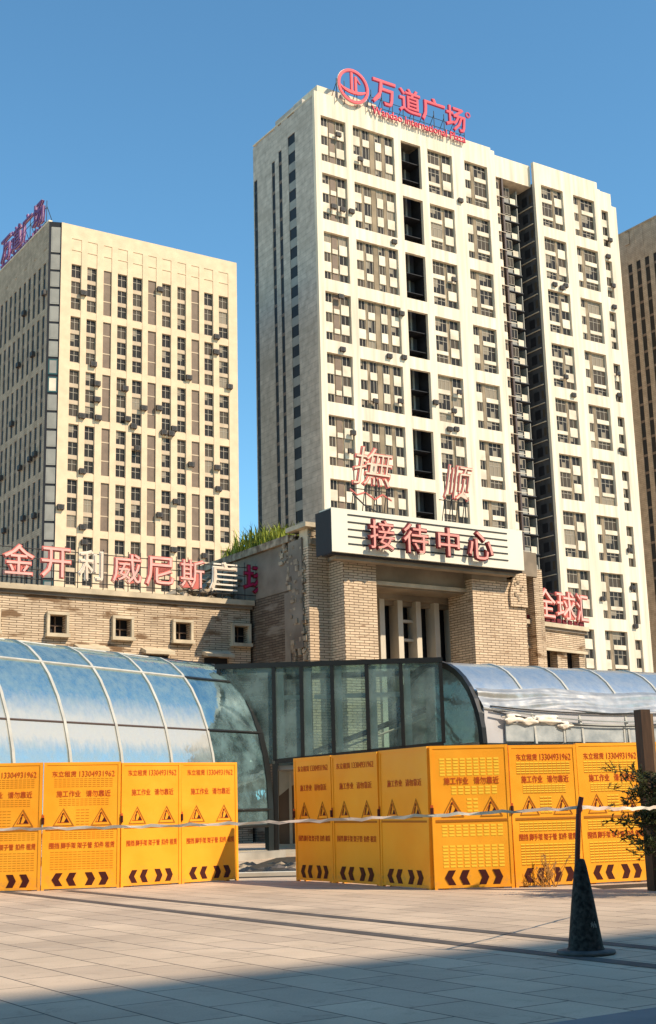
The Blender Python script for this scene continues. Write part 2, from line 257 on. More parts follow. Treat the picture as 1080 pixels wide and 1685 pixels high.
# ------------------------------------------------------------------ helpers
def props(o, label=None, cat=None, group=None, kind=None):
    if label: o['label'] = label
    if cat: o['category'] = cat
    if group: o['group'] = group
    if kind: o['kind'] = kind
    return o
def thing(name, label, cat, loc=(0, 0, 0), rz=0., group=None):
    o = bpy.data.objects.new(name, None); COL.objects.link(o); o.location = loc; o.rotation_euler = (0, 0, rz); o.empty_display_size = .3
    return props(o, label, cat, group)
class MB:
    def __init__(s): s.v = []; s.f = []; s.mi = []; s.ms = []
    def m(s, k):
        if k not in s.ms: s.ms.append(k)
        return s.ms.index(k)
    def add(s, vs, fs, k):
        b = len(s.v); i = s.m(k); s.v += [tuple(p) for p in vs]
        for f in fs: s.f.append(tuple(b + q for q in f)); s.mi.append(i)
        return s
    def box(s, x0, x1, y0, y1, z0, z1, k):
        return s.add([(x0, y0, z0), (x1, y0, z0), (x1, y1, z0), (x0, y1, z0), (x0, y0, z1), (x1, y0, z1), (x1, y1, z1), (x0, y1, z1)],
                     [(0, 3, 2, 1), (4, 5, 6, 7), (0, 1, 5, 4), (1, 2, 6, 5), (2, 3, 7, 6), (3, 0, 4, 7)], k)
    def bar(s, a, b, r, k, n=6, r2=None, cap=True):
        a, b = Vector(a), Vector(b); d = (b - a); L = d.length
        if L < 1e-6: return s
        q = d.to_track_quat('Z', 'Y'); r2 = r if r2 is None else r2
        vs = [a + q @ Vector((r * math.cos(2 * math.pi * i / n), r * math.sin(2 * math.pi * i / n), 0)) for i in range(n)]
        vs += [b + q @ Vector((r2 * math.cos(2 * math.pi * i / n), r2 * math.sin(2 * math.pi * i / n), 0)) for i in range(n)]
        fs = [(i, (i + 1) % n, n + (i + 1) % n, n + i) for i in range(n)]
        if cap: fs += [tuple(range(n))[::-1], tuple(range(n, 2 * n))]
        return s.add(vs, fs, k)
    def path(s, pts, r, k, n=5, closed=False):
        P = list(pts)
        for a, b in zip(P, P[1:] + ([P[0]] if closed else [])): s.bar(a, b, r, k, n)
        return s
    def prism(s, poly, y0, y1, k):
        """polygon in (x, z), run from y0 to y1"""
        n = len(poly)
        vs = [(x, y0, z) for x, z in poly] + [(x, y1, z) for x, z in poly]
        fs = [tuple(range(n)), tuple(range(n, 2 * n))[::-1]] + [(i, n + i, n + (i + 1) % n, (i + 1) % n) for i in range(n)]
        return s.add(vs, fs, k)
    def lathe(s, prof, k, n=24, c=(0, 0, 0)):
        vs = []; m = len(prof)
        for i in range(n):
            a = 2 * math.pi * i / n
            vs += [(c[0] + r * math.cos(a), c[1] + r * math.sin(a), c[2] + z) for r, z in prof]
        fs = [(i * m + j, ((i + 1) % n) * m + j, ((i + 1) % n) * m + j + 1, i * m + j + 1) for i in range(n) for j in range(m - 1)]
        return s.add(vs, fs, k)
    def mesh(s, name, smooth=False):
        me = bpy.data.meshes.new(name); me.from_pydata(s.v, [], s.f)
        for k in s.ms: me.materials.append(M[k])
        me.polygons.foreach_set('material_index', s.mi)
        if smooth: me.polygons.foreach_set('use_smooth', [True] * len(s.f))
        me.update(); return me
    def build(s, name, parent=None, smooth=False, loc=None):
        return link(name, s.mesh(name, smooth), parent, loc)
def link(name, me, parent=None, loc=None, rz=None):
    o = bpy.data.objects.new(name, me); COL.objects.link(o)
    if parent is not None: o.parent = parent
    if loc is not None: o.location = loc
    if rz is not None: o.rotation_euler = (0, 0, rz)
    return o

_tc = {}
def text_geo(t, offset=0., depth=.1, bold=0.):
    """letter geometry in x/y with thickness 0..depth in z; returns verts, faces and the bounds"""
    key = (t, offset, depth)
    if key in _tc: return _tc[key]
    cu = bpy.data.curves.new('t', 'FONT'); cu.body = t; cu.size = 1; cu.extrude = .05; cu.offset = offset; cu.resolution_u = 2
    ob = bpy.data.objects.new('t', cu); COL.objects.link(ob)
    dg = bpy.context.evaluated_depsgraph_get(); dg.update()
    me = bpy.data.meshes.new_from_object(ob.evaluated_get(dg))
    vs = [v.co.copy() for v in me.vertices]; fs = [tuple(p.vertices) for p in me.polygons]
    bpy.data.objects.remove(ob); bpy.data.curves.remove(cu); bpy.data.meshes.remove(me)
    x0 = min(v.x for v in vs); x1 = max(v.x for v in vs); y0 = min(v.y for v in vs); y1 = max(v.y for v in vs)
    _tc[key] = (vs, fs, (x0, x1, y0, y1)); return _tc[key]
def put_text(mb, t, x0, x1, z0, z1, yf, depth, k, offset=0., shear=0., ref=None, fn=None):
    """write t into the box x0..x1, z0..z1, its face at y=yf (towards -y), its back at yf+depth"""
    vs, fs, b = text_geo(t, offset)
    rb = text_geo(t, ref)[2] if ref is not None else b
    sx = (x1 - x0) / (rb[1] - rb[0]); sz = (z1 - z0) / (rb[3] - rb[2])
    out = []
    for v in vs:
        X = x0 + (v.x - rb[0]) * sx; Z = z0 + (v.y - rb[2]) * sz; X += shear * (Z - z0)
        p = (X, yf + depth * (.5 - v.z / .1), Z); out.append(fn(*p) if fn else p)
    return mb.add(out, fs, k)

Z0 = Vector((0, 0, 0))
DRV = Vector((math.cos(YAW), math.sin(YAW), 0)); DLV = Vector((-math.sin(YAW), math.cos(YAW), 0))

# ------------------------------------------------------------------ ground
def sheet(name, pts, z, k):
    mb = MB(); mb.add([(x, y, z) for x, y in pts], [tuple(range(len(pts)))], k)
    o = mb.build(name); o['kind'] = 'structure'; return o
sheet('plaza_ground', [(-1500, -300), (1500, -300), (1500, 2200), (-1500, 2200)], 0, 'paving')
def strip(p0, p1, wd, z, k, name):
    a, b = Vector((*p0, 0)), Vector((*p1, 0)); d = (b - a).normalized(); n = Vector((-d.y, d.x, 0)) * wd / 2
    sheet(name, [(q.x, q.y) for q in (a - n, b - n, b + n, a + n)], z, k)
strip((-4.4, 21.8), (8.6, 2.2), .19, .004, 'strip', 'ground_strip')  # dark strips laid flat across the plaza
strip((-5.45, 21.9), (7.6, 2.0), .19, .004, 'strip', 'ground_strip')
strip((-9.5, .05), (11.5, 13.9), .95, .004, 'bluegrey', 'ground_band')  # blue-grey band laid flat at the near right

def world(o): return Matrix.Translation(o.location) @ Matrix.Rotation(o.rotation_euler.z, 4, 'Z') @ Matrix.Scale(o.scale.x, 4)

# ------------------------------------------------------------------ windows
_wm = {}
def window_meshes(wd, h, kind, pane):
    """a window frame and its pane, lower left corner at the origin, facing -y"""
    key = (round(wd, 2), round(h, 2), kind, pane)
    if key in _wm: return _wm[key]
    f = MB(); t = .07
    f.box(0, wd, 0, .08, 0, t, 'winframe'); f.box(0, wd, 0, .08, h - t, h, 'winframe')
    f.box(0, t, .002, .078, t, h - t, 'winframe'); f.box(wd - t, wd, .002, .078, t, h - t, 'winframe')
    if kind == 'one': f.box(wd * .52, wd * .52 + t, .004, .07, t, h - t, 'winframe')
    if kind == 'wide':
        for q in (.34, .67): f.box(wd * q - t / 2, wd * q + t / 2, .004, .07, t, h - t, 'winframe')
        f.box(t, wd - t, .006, .066, h * .66, h * .66 + t, 'winframe')
    if kind == 'cross':
        f.box(wd * .5 - t / 2, wd * .5 + t / 2, .004, .07, t, h - t, 'winframe'); f.box(t, wd - t, .006, .066, h * .60, h * .60 + t, 'winframe')
    p = MB()
    if pane == 'pane_half':
        p.box(t, wd - t, .055, .075, t, h - t, 'pane_dark'); q_ = .35 + .3 * ((wd * 7.3 + h * 3.1) % 1); p.box(t, t + (wd - 2 * t) * q_, .048, .0545, h * .42, h - t, 'pane_light')
    else: p.box(t, wd - t, .055, .075, t, h - t, pane)
    if pane == 'pane_dark' and kind == 'wide': p.box(wd * .36, wd * .64, .045, .053, t, h * .45, 'pane_light')
    _wm[key] = (f.mesh('window'), p.mesh('pane')); return _wm[key]
class Windows:
    """collects a facade's windows; the 100 that show largest become parts, the others one mesh"""
    def __init__(s, parent): s.p = parent; s.l = []
    def add(s, x, y, z, wd, h, kind='one', pane=None):
        if pane is None: pane = rnd.choice(['pane_dark'] * 6 + ['pane_mid'] * 4 + ['pane_half'] * 3 + ['pane_light'])
        s.l.append((x, y, z, wd, h, kind, pane))
    def finish(s, seen, limit=100):
        mw = world(s.p)
        def size(q):
            P = mw @ Vector((q[0] + q[3] / 2, q[1], q[2] + q[4] / 2)); x, y = proj(P)
            return q[3] * q[4] / P.length_squared if seen(x, y) else 0
        o = sorted(s.l, key=lambda q: -size(q))
        for q in o[:limit]:
            fm, pm = window_meshes(*q[3:]); a = link('window', fm, s.p, q[:3]); link('pane', pm, a)
        if o[limit:]:
            mb = MB()
            for q in o[limit:]:
                for me in window_meshes(*q[3:]):
                    b = len(mb.v); mb.v += [(v.co.x + q[0], v.co.y + q[1], v.co.z + q[2]) for v in me.vertices]
                    ks = [mm.name for mm in me.materials]; inv = {M[k].name: k for k in M}
                    for f in me.polygons: mb.f.append(tuple(b + i for i in f.vertices)); mb.mi.append(mb.m(inv[ks[f.material_index]]))
            r = mb.build('window_rows', s.p); r['kind'] = 'stuff'

_acm = None
def ac_mesh():
    global _acm
    if _acm is None:
        mb = MB(); mb.box(0, 1.0, -.55, -.12, 0, .75, 'ac'); mb.box(.04, .96, -.12, -.02, .05, .1, 'pipe'); mb.box(.1, .16, -.5, .0, -.12, -.004, 'pipe'); mb.box(.84, .9, -.5, .0, -.12, -.004, 'pipe')
        mb.prism([(.42 + .3 * math.cos(a * math.pi / 8), .37 + .3 * math.sin(a * math.pi / 8)) for a in range(16)], -.57, -.551, 'acfan')
        _acm = mb.mesh('air_conditioner')
    return _acm
def ac(root, u, v, z, label, group, name='air_conditioner', sc_=1., rot=0.):
    mw = world(root)
    o = link(name, ac_mesh(), None, mw @ Vector((u, v, z)), root.rotation_euler.z + rot); o.scale = (sc_,) * 3
    props(o, label, 'air conditioner', group)

# ------------------------------------------------------------------ the tall cream tower
TS, QS, BS = 205 / 186, 185 / 208, 262 / 228
T = thing('apartment_tower', 'tall cream apartment tower with a red rooftop sign and gridded front', 'tower', (-.55, 205, 0), YAW)
T.scale = (TS,) * 3
mb = MB(); K = 'cream'; ROWS = 11; PITCH = 9.95; TOP = 108.6; OPEN = 7.9; Z3 = 112.3; DEPTH = 19.5
piers = [(0, 1.15), (5.9, 7.3), (15.5, 16.9), (21.0, 22.45), (27.7, 30.4), (35.5, 37.3), (46.4, 47.9), (53.2, 55.7), (61, 62.7)]
for a, b in piers: mb.box(a, b, 0, .6, 0, TOP, K)
mb.box(64.4, 66.6, 0, .6, 0, 107.4, K)
groups = [(1.15, 5.9), (7.3, 15.5), (16.9, 21.0), (22.45, 27.7), (30.4, 35.5), (47.9, 53.2), (55.7, 61.0)]
for a, b in groups:
    for k in range(ROWS):
        z = TOP - PITCH * k - OPEN; mb.box(a, b, 0, .598, max(0, z - PITCH + OPEN), z, K)
for k in range(ROWS):
    z = 107.35 - PITCH * k; mb.box(62.7, 64.4, 0, .598, max(0, z - PITCH), z - 7.2, K)
mb.box(62.7, 64.4, 0, .598, 107.35, 107.4, K)
# parapet: flat, then the two steps down at the right end; set back above the long slot
mb.box(0, 36.45, 0, .6, TOP, 112.6, K); mb.box(36.45, 37.3, 0, .6, TOP, 112.2, K)
mb.box(37.3, 46.4, 1.0, 1.8, 108.1, 112.2, K)
mb.box(46.4, 62.0, 0, .6, TOP, 112.6, K); mb.box(62.0, 62.7, 0, .6, TOP, 111.3, K)
mb.box(62.7, 65.4, 0, .6, 107.4, 111.1, K); mb.box(65.4, 66.6, 0, .6, 107.4, 108.7, K)
mb.box(62.7, 66.6, .62, 1.2, 0, 107.3, K)
mb.box(66.0, 66.6, .6, DEPTH, 0, 108.2, K); mb.box(0.7, 66.0, DEPTH - .4, DEPTH, 0, 111.5, K)
mb.box(.7, 37.0, 2.6, DEPTH - .4, 111.0, 111.5, K); mb.box(46.8, 66, 1.3, DEPTH - .4, 108.0, 108.2, K); mb.box(37.0, 46.8, 5.602, DEPTH - .4, 108, 108.2, K)
mb.box(1.8, 13.5, 1.8, 9, 111.5, 115.0, K)      # lift head behind the sign
wall = mb.build('wall', T)
# recessed backs and spandrels
mb = MB()
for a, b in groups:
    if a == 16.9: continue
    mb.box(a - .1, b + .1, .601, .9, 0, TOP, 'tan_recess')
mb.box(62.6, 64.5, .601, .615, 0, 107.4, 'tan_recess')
cols = [(1.3, 2.65, 'A'), (2.95, 3.95, 'B'), (4.25, 5.75, 'A'), (7.45, 8.85, 'A'), (9.4, 10.7, 'B2'), (11.9, 13.1, 'A'), (13.9, 15.35, 'A'),
        (22.55, 25.2, 'C'), (25.8, 27.55, 'A'), (30.5, 31.9, 'A'), (32.75, 35.4, 'C'), (48.0, 50.7, 'C'), (51.3, 53.05, 'A'), (55.8, 57.1, 'A'), (57.95, 60.9, 'C'), (62.75, 64.35, 'S')]
ht = {'A': [(0, 1.6), (3.25, 1.6), (6.45, 1.4)], 'S': [(0, 1.7), (3.1, 1.7), (5.6, 1.6)], 'C': [(0, 2.35), (3.1, 2.6), (6.3, 1.55)], 'B': [(0, 2.5), (3.25, 2.5), (6.5, 1.4)], 'B2': [(0, 1.8), (3.0, 2.2), (6.4, 1.4)]}
W = Windows(T); lv = MB()
for a, b, t in cols:
    for k in range(ROWS):
        zt = (107.35 if t == 'S' else TOP) - PITCH * k; H = 7.2 if t == 'S' else OPEN; prev = 0
        for d, h in ht[t]:
            if zt - d - h < 1: continue
            if t == 'B': MB().box(a, b, .52, .6, zt - d - h, zt - d, 'louvre').build('louvre', T)
            else: W.add(a, .5, zt - d - h, b - a, h, 'wide' if t == 'C' else 'one')
            if d - prev > .3: mb.box(a, b, .36, .6, zt - d, zt - prev, 'cream2')
            prev = d + h
        if H - prev > .05 and zt - H > 0: mb.box(a, b, .36, .6, zt - H, zt - prev, 'cream2')
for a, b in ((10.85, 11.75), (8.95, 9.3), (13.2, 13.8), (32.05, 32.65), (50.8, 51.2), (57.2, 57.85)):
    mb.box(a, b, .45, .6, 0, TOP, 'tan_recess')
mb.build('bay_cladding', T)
# open loggias, dark inside
mb = MB()
mb.box(16.8, 21.1, 3.2, 3.6, 0, TOP, 'darkgrey'); mb.box(16.5, 16.9, .6, 3.2, 0, TOP, 'cream2'); mb.box(21.0, 21.4, .6, 3.2, 0, TOP, 'dark')
mb.box(19.6, 19.95, 2.9, 3.19, 0, TOP, 'grey_panel')
for k in range(ROWS):
    z = TOP - PITCH * k
    for j in range(3):
        zz = z - 3.3 * j
        if zz < 4: continue
        mb.box(16.9, 21.0, .62, 3.19, zz - 3.3, zz - 3.2, 'dark') if j < 2 else None
        mb.box(18.7, 19.4, 3.12, 3.195, zz - 2.6, zz - 1.2, 'dark')
        if j: mb.box(16.95, 17.5, .9, 1.5, zz - 1.9, zz - .3, 'cream2')
mb.build('loggia', T)
# the deep slot with stacked balconies
mb = MB()
mb.box(37.3, 46.4, 5.2, 5.6, 0, 108, 'darkgrey'); mb.box(36.9, 37.298, .6, 5.2, 0, 108, 'cream2'); mb.box(46.402, 46.8, .6, 5.2, 0, 108.6, 'slot_side')
mb.box(39.4, 39.75, .9, 1.3, 0, 108.05, 'pipe'); mb.box(37.3, 39.2, 1.35, 1.6, 0, 108.05, 'louvre'); mb.box(37.0, 46.8, 1.801, 5.6, 108.1, 108.5, K); mb.build('slot_wall', T)
F = PITCH / 3
for k in range(32):
    z = 107.6 - F * k
    if z < 4: break
    mb = MB(); mb.box(37.35, 38.9, 1.05, 1.349, z - F + .25, z - 1.8, 'cream2')
    mb.box(40.6, 44.2, 2.2, 5.19, z - F, z - F + .16, 'darkgrey')
    mb.box(42.7, 44.0, 2.6, 2.75, z - F + .17, z - F + 1.45, 'cream2'); mb.box(44.0, 44.15, 2.41, 5.1, z - F + .17, z - .3, 'grey_panel')
    mb.box(41.0, 42.3, 2.5, 2.65, z - F + .17, z - F + 1.2, 'grey_panel')
    mb.box(46.2, 46.4, .9, 4.6, z - F, z - F + .1, 'cream2'); mb.box(46.33, 46.4, 2.2, 3.5, z - 2.5, z - .9, 'dark'); mb.box(46.34, 46.4, 1.0, 1.6, z - 2.4, z - 1.0, 'pane_mid')
    mb.box(37.5, 41.0, .7, .8, z - F, z - F + .07, 'cream2')
    W.add(37.55, .9 + .37, z - 1.7, 1.4, 1.4, 'one'); W.add(40.7, 2.3, z - 2.0, 1.6, 1.7, 'one'); mb.build('balcony', T)
# the shaded left side: clad strips between dark window slots
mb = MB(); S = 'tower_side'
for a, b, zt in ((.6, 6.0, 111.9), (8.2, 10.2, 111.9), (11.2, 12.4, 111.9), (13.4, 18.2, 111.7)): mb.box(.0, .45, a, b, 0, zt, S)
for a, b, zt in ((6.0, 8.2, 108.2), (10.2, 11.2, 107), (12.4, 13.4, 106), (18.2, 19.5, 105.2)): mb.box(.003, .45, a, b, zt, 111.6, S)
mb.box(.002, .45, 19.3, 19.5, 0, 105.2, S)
mb.box(-.05, .5, .7, DEPTH, 111.9, 112.1, 'cream2'); mb.box(0, .6, 3.6, 12.0, 112.1, 112.9, S)
mb.build('side_wall', T)
for a, b, zt, kk in ((6.0, 8.2, 108.2, 'grey_panel'), (10.2, 11.2, 107, 'louvre'), (12.4, 13.4, 106, 'louvre'), (18.2, 19.3, 105.2, 'darkgrey')):
    mb = MB(); mb.box(.10, .46, a, b, 0, zt, 'dark')
    for k in range(33):
        z = zt - 1.6 - F * k
        if z < 4: break
        mb.box(.06, .099, a + .05, b - .05, z - 1.55, z - .1, kk) if a < 9 else mb.box(.06, .099, a + .05, b - .05, z - .9, z - .4, kk)
    mb.build('side_window', T)
W.finish(lambda x, y: 0 <= x < 1080 and y < (835 if x < 545 else 838 + .12 * (x - 545) if x < 862 else 1085))
lab = 'small dark air conditioner unit fixed to the front of the tall cream tower'
for px, py in ((556, 222), (592, 262), (578, 348), (548, 340), (563, 345), (648, 398), (560, 488), (563, 575), (757, 330), (746, 460), (912, 468), (930, 470), (924, 474), (660, 516), (640, 586), (664, 588),
               (580, 712), (576, 742), (658, 660), (716, 662), (755, 645), (746, 676), (739, 706), (750, 706), (943, 650), (930, 620), (617, 660), (1003, 395), (1000, 422), (1008, 470), (1010, 505), (1016, 615), (1018, 650), (1021, 740), (1035, 905), (1040, 967), (1045, 1030), (991, 985)):
    d = FW + RT * ((px - 540) / FPX) + UP * ((842.5 - py) / FPX); n = DLV
    t = (Vector(T.location) - Vector((0, 0, EYE))).dot(n) / d.dot(n); P = Vector((0, 0, EYE)) + d * t - Vector(T.location)
    P /= TS; ac(T, P.dot(DRV) - .5, -.01, P.z + EYE - EYE - .4, lab, 'air conditioners on the tall cream tower')

# ------------------------------------------------------------------ the ochre tower on the left
Q = thing('office_tower', 'ochre tower with narrow window columns and a dark chamfered corner', 'tower', (-44.96 * QS, 185, 0), YAW)
Q.scale = (QS,) * 3
mb = MB(); K = 'yellow_wall'; TOPL, PL, OL, ZL, UL = 94.6, 9.64, 8.38, 101.85, 34.7
lc = [(a_ - .12, b_ + .12, t_) for a_, b_, t_ in [(2.05, 3.65, 'w'), (4.97, 6.56, 'w'), (8.05, 9.35, 'l'), (10.72, 12.34, 'w'), (13.64, 15.3, 'w'), (16.61, 18.0, 'l'), (19.38, 20.96, 'w'), (22.43, 23.95, 'w'), (25.28, 26.65, 'l'), (27.91, 29.55, 'w'), (30.95, 32.75, 'w')]]
e = 0.
for a, b, t in lc:
    mb.box(e, a, 0, .5, 0, 99.3, K); e = b
mb.box(e, UL, 0, .5, 0, 99.3, K); mb.box(0, UL, 0, .5, 99.3, ZL, K)
mb.box(UL - .5, UL, .5, 24, 0, ZL - .6, 'grey_panel'); mb.box(2, UL - .5, 23.5, 24, 0, ZL - .5, K); mb.box(-1.4, UL - .5, 1.2, 23.5, ZL - 1.4, ZL - 1, K)
mb.box(0, UL, .52, 1.0, 0, ZL - .5, 'yellow_recess')
mb.build('wall', Q)
W = Windows(Q)
wl = [(0, 2.4), (3.1, 2.3), (6.1, 2.1)]
for a, b, t in lc:
    mb = MB(); mb.box(a, b, .502, .516, 0, TOPL, 'yellow_recess')
    mb.box(a, b, .10, .51, TOPL, 99.3, 'yellow_wall'); mb.box(a, b, .0, .10, 97.15, 97.3, 'yellow_wall')
    for k in range(10):
        zt = TOPL - PL * k; prev = 0
        if zt - PL < 1: break
        mb.box(a, b, .06, .501, zt - PL, zt - OL, 'yellow_wall')
        if t == 'l':
            for d, h in ((0, 2.35), (2.55, 3.1), (5.85, 2.5)): MB().box(a, b, .3, .501, zt - d - h, zt - d, 'louvre').build('louvre', Q)
            mb.box(a, b, .25, .501, zt - 2.55, zt - 2.35, 'yellow_recess'); mb.box(a, b, .25, .501, zt - 5.85, zt - 5.65, 'yellow_recess')
            continue
        for d, h in wl:
            W.add(a, .42, zt - d - h, b - a, h, 'cross', rnd.choice(['pane_dark'] * 6 + ['pane_mid'] * 3 + ['pane_half'] * 3 + ['pane_light']))
            if d - prev > .2: mb.box(a, b, .28, .501, zt - d, zt - prev, 'yellow_recess')
            prev = d + h
        mb.box(a, b, .28, .501, zt - OL, zt - prev, 'yellow_recess')
    mb.build('bay_cladding', Q)
W.finish(lambda x, y: 0 <= x and y < 905)
# chamfered dark corner
ch = thing('corner', None, None); ch.parent = Q
ca = R(-20); cx, cy = -2.02, .735
cm = MB()
def cpt(s, v, z): return (cx + s * math.cos(ca) - v * math.sin(ca), cy + s * math.sin(ca) + v * math.cos(ca), z)
def cbox(m_, s0, s1, v0, v1, z0, z1, k):
    m_.add([cpt(s0, v0, z0), cpt(s1, v0, z0), cpt(s1, v1, z0), cpt(s0, v1, z0), cpt(s0, v0, z1), cpt(s1, v0, z1), cpt(s1, v1, z1), cpt(s0, v1, z1)],
           [(0, 3, 2, 1), (4, 5, 6, 7), (0, 1, 5, 4), (1, 2, 6, 5), (2, 3, 7, 6), (3, 0, 4, 7)], k)
CW = 2.149
bpy.data.objects.remove(ch)
cbox(cm, 0, CW, .12, .6, 0, ZL, 'dark')
cbox(cm, 0, .38, -.02, .119, 0, ZL - .1, 'dark'); cbox(cm, CW - .18, CW - .01, -.02, .119, 0, ZL - .1, 'dark')
z = ZL - 1.0; i = 0
while z > 4:
    cp = MB(); h = 4.7 if i == 0 else 2.75
    cbox(cp, .40, CW - .20, .02, .118, z - h, z, 'grey_panel' if i not in (7, 8, 19) else 'pane_green')
    cbox(cp, .60, CW - .40, .0, .019, z - h + .25, z - .25, 'cream2' if i in (8, 20) else 'grey_panel')
    z -= h + .42; i += 1; cp.build('corner_panel', Q)
cm.build('corner_frame', Q)
# shaded left side
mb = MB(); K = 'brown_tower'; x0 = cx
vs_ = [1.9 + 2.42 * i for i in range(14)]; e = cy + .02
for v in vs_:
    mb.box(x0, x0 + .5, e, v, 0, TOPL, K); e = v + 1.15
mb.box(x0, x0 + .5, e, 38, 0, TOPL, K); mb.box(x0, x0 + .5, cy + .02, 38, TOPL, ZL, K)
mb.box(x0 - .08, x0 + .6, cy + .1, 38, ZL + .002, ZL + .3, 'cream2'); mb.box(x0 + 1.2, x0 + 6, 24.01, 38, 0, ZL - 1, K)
for k in range(10):
    zt = TOPL - PL * k
    if zt - PL < 1: break
    for v in vs_: mb.box(x0 + .02, x0 + .5, v, v + 1.15, zt - PL, zt - OL - .1, K)
for v in vs_[::2]: mb.box(x0 - .06, x0, v, v + 1.1, 97.1, 97.4, K)
mb.build('side_wall', Q)
for v in vs_:
    mb = MB(); mb.box(x0 + .13, x0 + .48, v, v + 1.15, 0, TOPL, 'dark')
    for k in range(9):
        for d in (2.2, 5.2): mb.box(x0 + .09, x0 + .129, v, v + 1.15, TOPL - PL * k - d - .6, TOPL - PL * k - d, 'louvre')
    mb.build('side_window', Q)
lab = 'small dark air conditioner unit fixed to the front of the ochre tower'
for px, py in ((136, 483), (262, 477), (355, 555), (354, 580), (158, 632), (158, 658), (133, 685), (160, 688), (309, 622), (376, 637), (235, 672), (260, 672), (208, 690), (218, 702), (268, 712), (285, 706), (280, 714), (313, 765), (356, 770), (358, 805), (288, 826), (261, 848),
               (134, 776), (98, 835), (134, 868), (137, 893), (284, 905), (335, 915), (224, 738), (204, 640), (152, 600)):
    d = FW + RT * ((px - 540) / FPX) + UP * ((842.5 - py) / FPX); n = DLV
    t = (Vector(Q.location) - Vector((0, 0, EYE))).dot(n) / d.dot(n); P = Vector((0, 0, EYE)) + d * t - Vector(Q.location)
    P /= QS; ac(Q, P.dot(DRV) - .5, -.01, P.z - .4 + 0, lab, 'air conditioners on the ochre tower')
lab = 'dark air conditioner unit on the shaded left side of the ochre tower'
for v, z in ((4.6, 60.3), (6.9, 60.0), (11.7, 59.6), (16.5, 68.8), (4.2, 49.6), (9.4, 50.2), (7.0, 78.8), (14, 79), (21.4, 60), (2.1, 88.4), (11.8, 88), (18.9, 49.9)):
    P = world(Q) @ Vector((x0 - .02, v, z))
    o = link('air_conditioner', ac_mesh(), None, P, YAW - R(90)); props(o, lab, 'air conditioner', 'air conditioners on the side of the ochre tower')

# ------------------------------------------------------------------ the brown tower at the right edge
B = thing('brown_tower', 'brown tower half hidden behind the right end of the cream tower', 'tower', tuple(at_depth(1045, 755, 262).xy) + (0,), YAW)
B.scale = (BS,) * 3
mb = MB(); K = 'brown_tower'; sl_ = [-.7 - 2.55 * i for i in range(12)]; e = 14.
slots = [(-3.2 - 2.1 * i, -2.15 - 2.1 * i) for i in range(4)]
for a, b in slots: mb.box(0, .5, b, e, 0, 105.2, K); e = a
mb.box(0, .5, -12.4, e, 0, 105.2, K)
for a, b in slots: mb.box(.05, .5, a, b, 98.6, 105.2, K)
mb.box(-.1, .6, -12.4, 14, 105.2, 105.5, K); mb.box(.51, 24, -12.4, -11.9, 0, 104, K); mb.box(23.5, 24, -11.9, 14, 0, 104, K); mb.box(.51, 23.5, 13.5, 14, 0, 104, K); mb.box(.51, 23.5, -11.9, 13.5, 103, 103.4, K)
mb.box(-.12, 0, -3.1, -1.9, 102.6, 104.9, K)
mb.build('wall', B)
for i, (a, b) in enumerate(slots):
    mb = MB(); mb.box(.12, .48, a, b, 0, 98.6, 'pane_dark')
    for k in range(31): mb.box(.08, .119, a, b, 97 - 3.2 * k - .45, 97 - 3.2 * k, 'louvre')
    mb.build('side_window', B)

# ------------------------------------------------------------------ rooftop signs
def to_local(root, P): return world(root).inverted() @ P
def on_front(root, px, py, v):
    """where the sight line through a point meets the thing's own plane y = v"""
    d = FW + RT * ((px - 540) / FPX) + UP * ((842.5 - py) / FPX); C0 = Vector((0, 0, EYE)); a = Vector((math.cos(root.rotation_euler.z), math.sin(root.rotation_euler.z), 0)); n = Vector((-a.y, a.x, 0))
    P = C0 + d * ((Vector(root.location) + n * v * root.scale.x - C0).dot(n) / d.dot(n)); return to_local(root, P)
def ring(mb, cx_, cz, r0, r1, y0, y1, k, n=32, a0=0., a1=2 * math.pi):
    for i in range(n):
        p, q = a0 + (a1 - a0) * i / n, a0 + (a1 - a0) * (i + 1) / n
        mb.prism([(cx_ + r0 * math.cos(p), cz + r0 * math.sin(p)), (cx_ + r1 * math.cos(p), cz + r1 * math.sin(p)), (cx_ + r1 * math.cos(q), cz + r1 * math.sin(q)), (cx_ + r0 * math.cos(q), cz + r0 * math.sin(q))], y0, y1, k)
S1 = thing('rooftop_sign', 'red rooftop sign with a round emblem on the tall cream tower', 'sign', T.location, YAW)
S1.scale = T.scale
v = -.5
c = on_front(S1, 580, 143, v); l = on_front(S1, 555, 141, v); t_ = on_front(S1, 580, 114, v)
rr = (c.x - l.x) * 1.02
mb = MB(); ring(mb, c.x, c.z, rr * .86, rr * 1.0, v - .35, v, 'red'); ring(mb, c.x, c.z, rr * 1.0, rr * 1.02, v - .2, v - .05, 'whitish'); ring(mb, c.x, c.z, rr * .83, rr * .86, v - .3, v - .02, 'crimson')
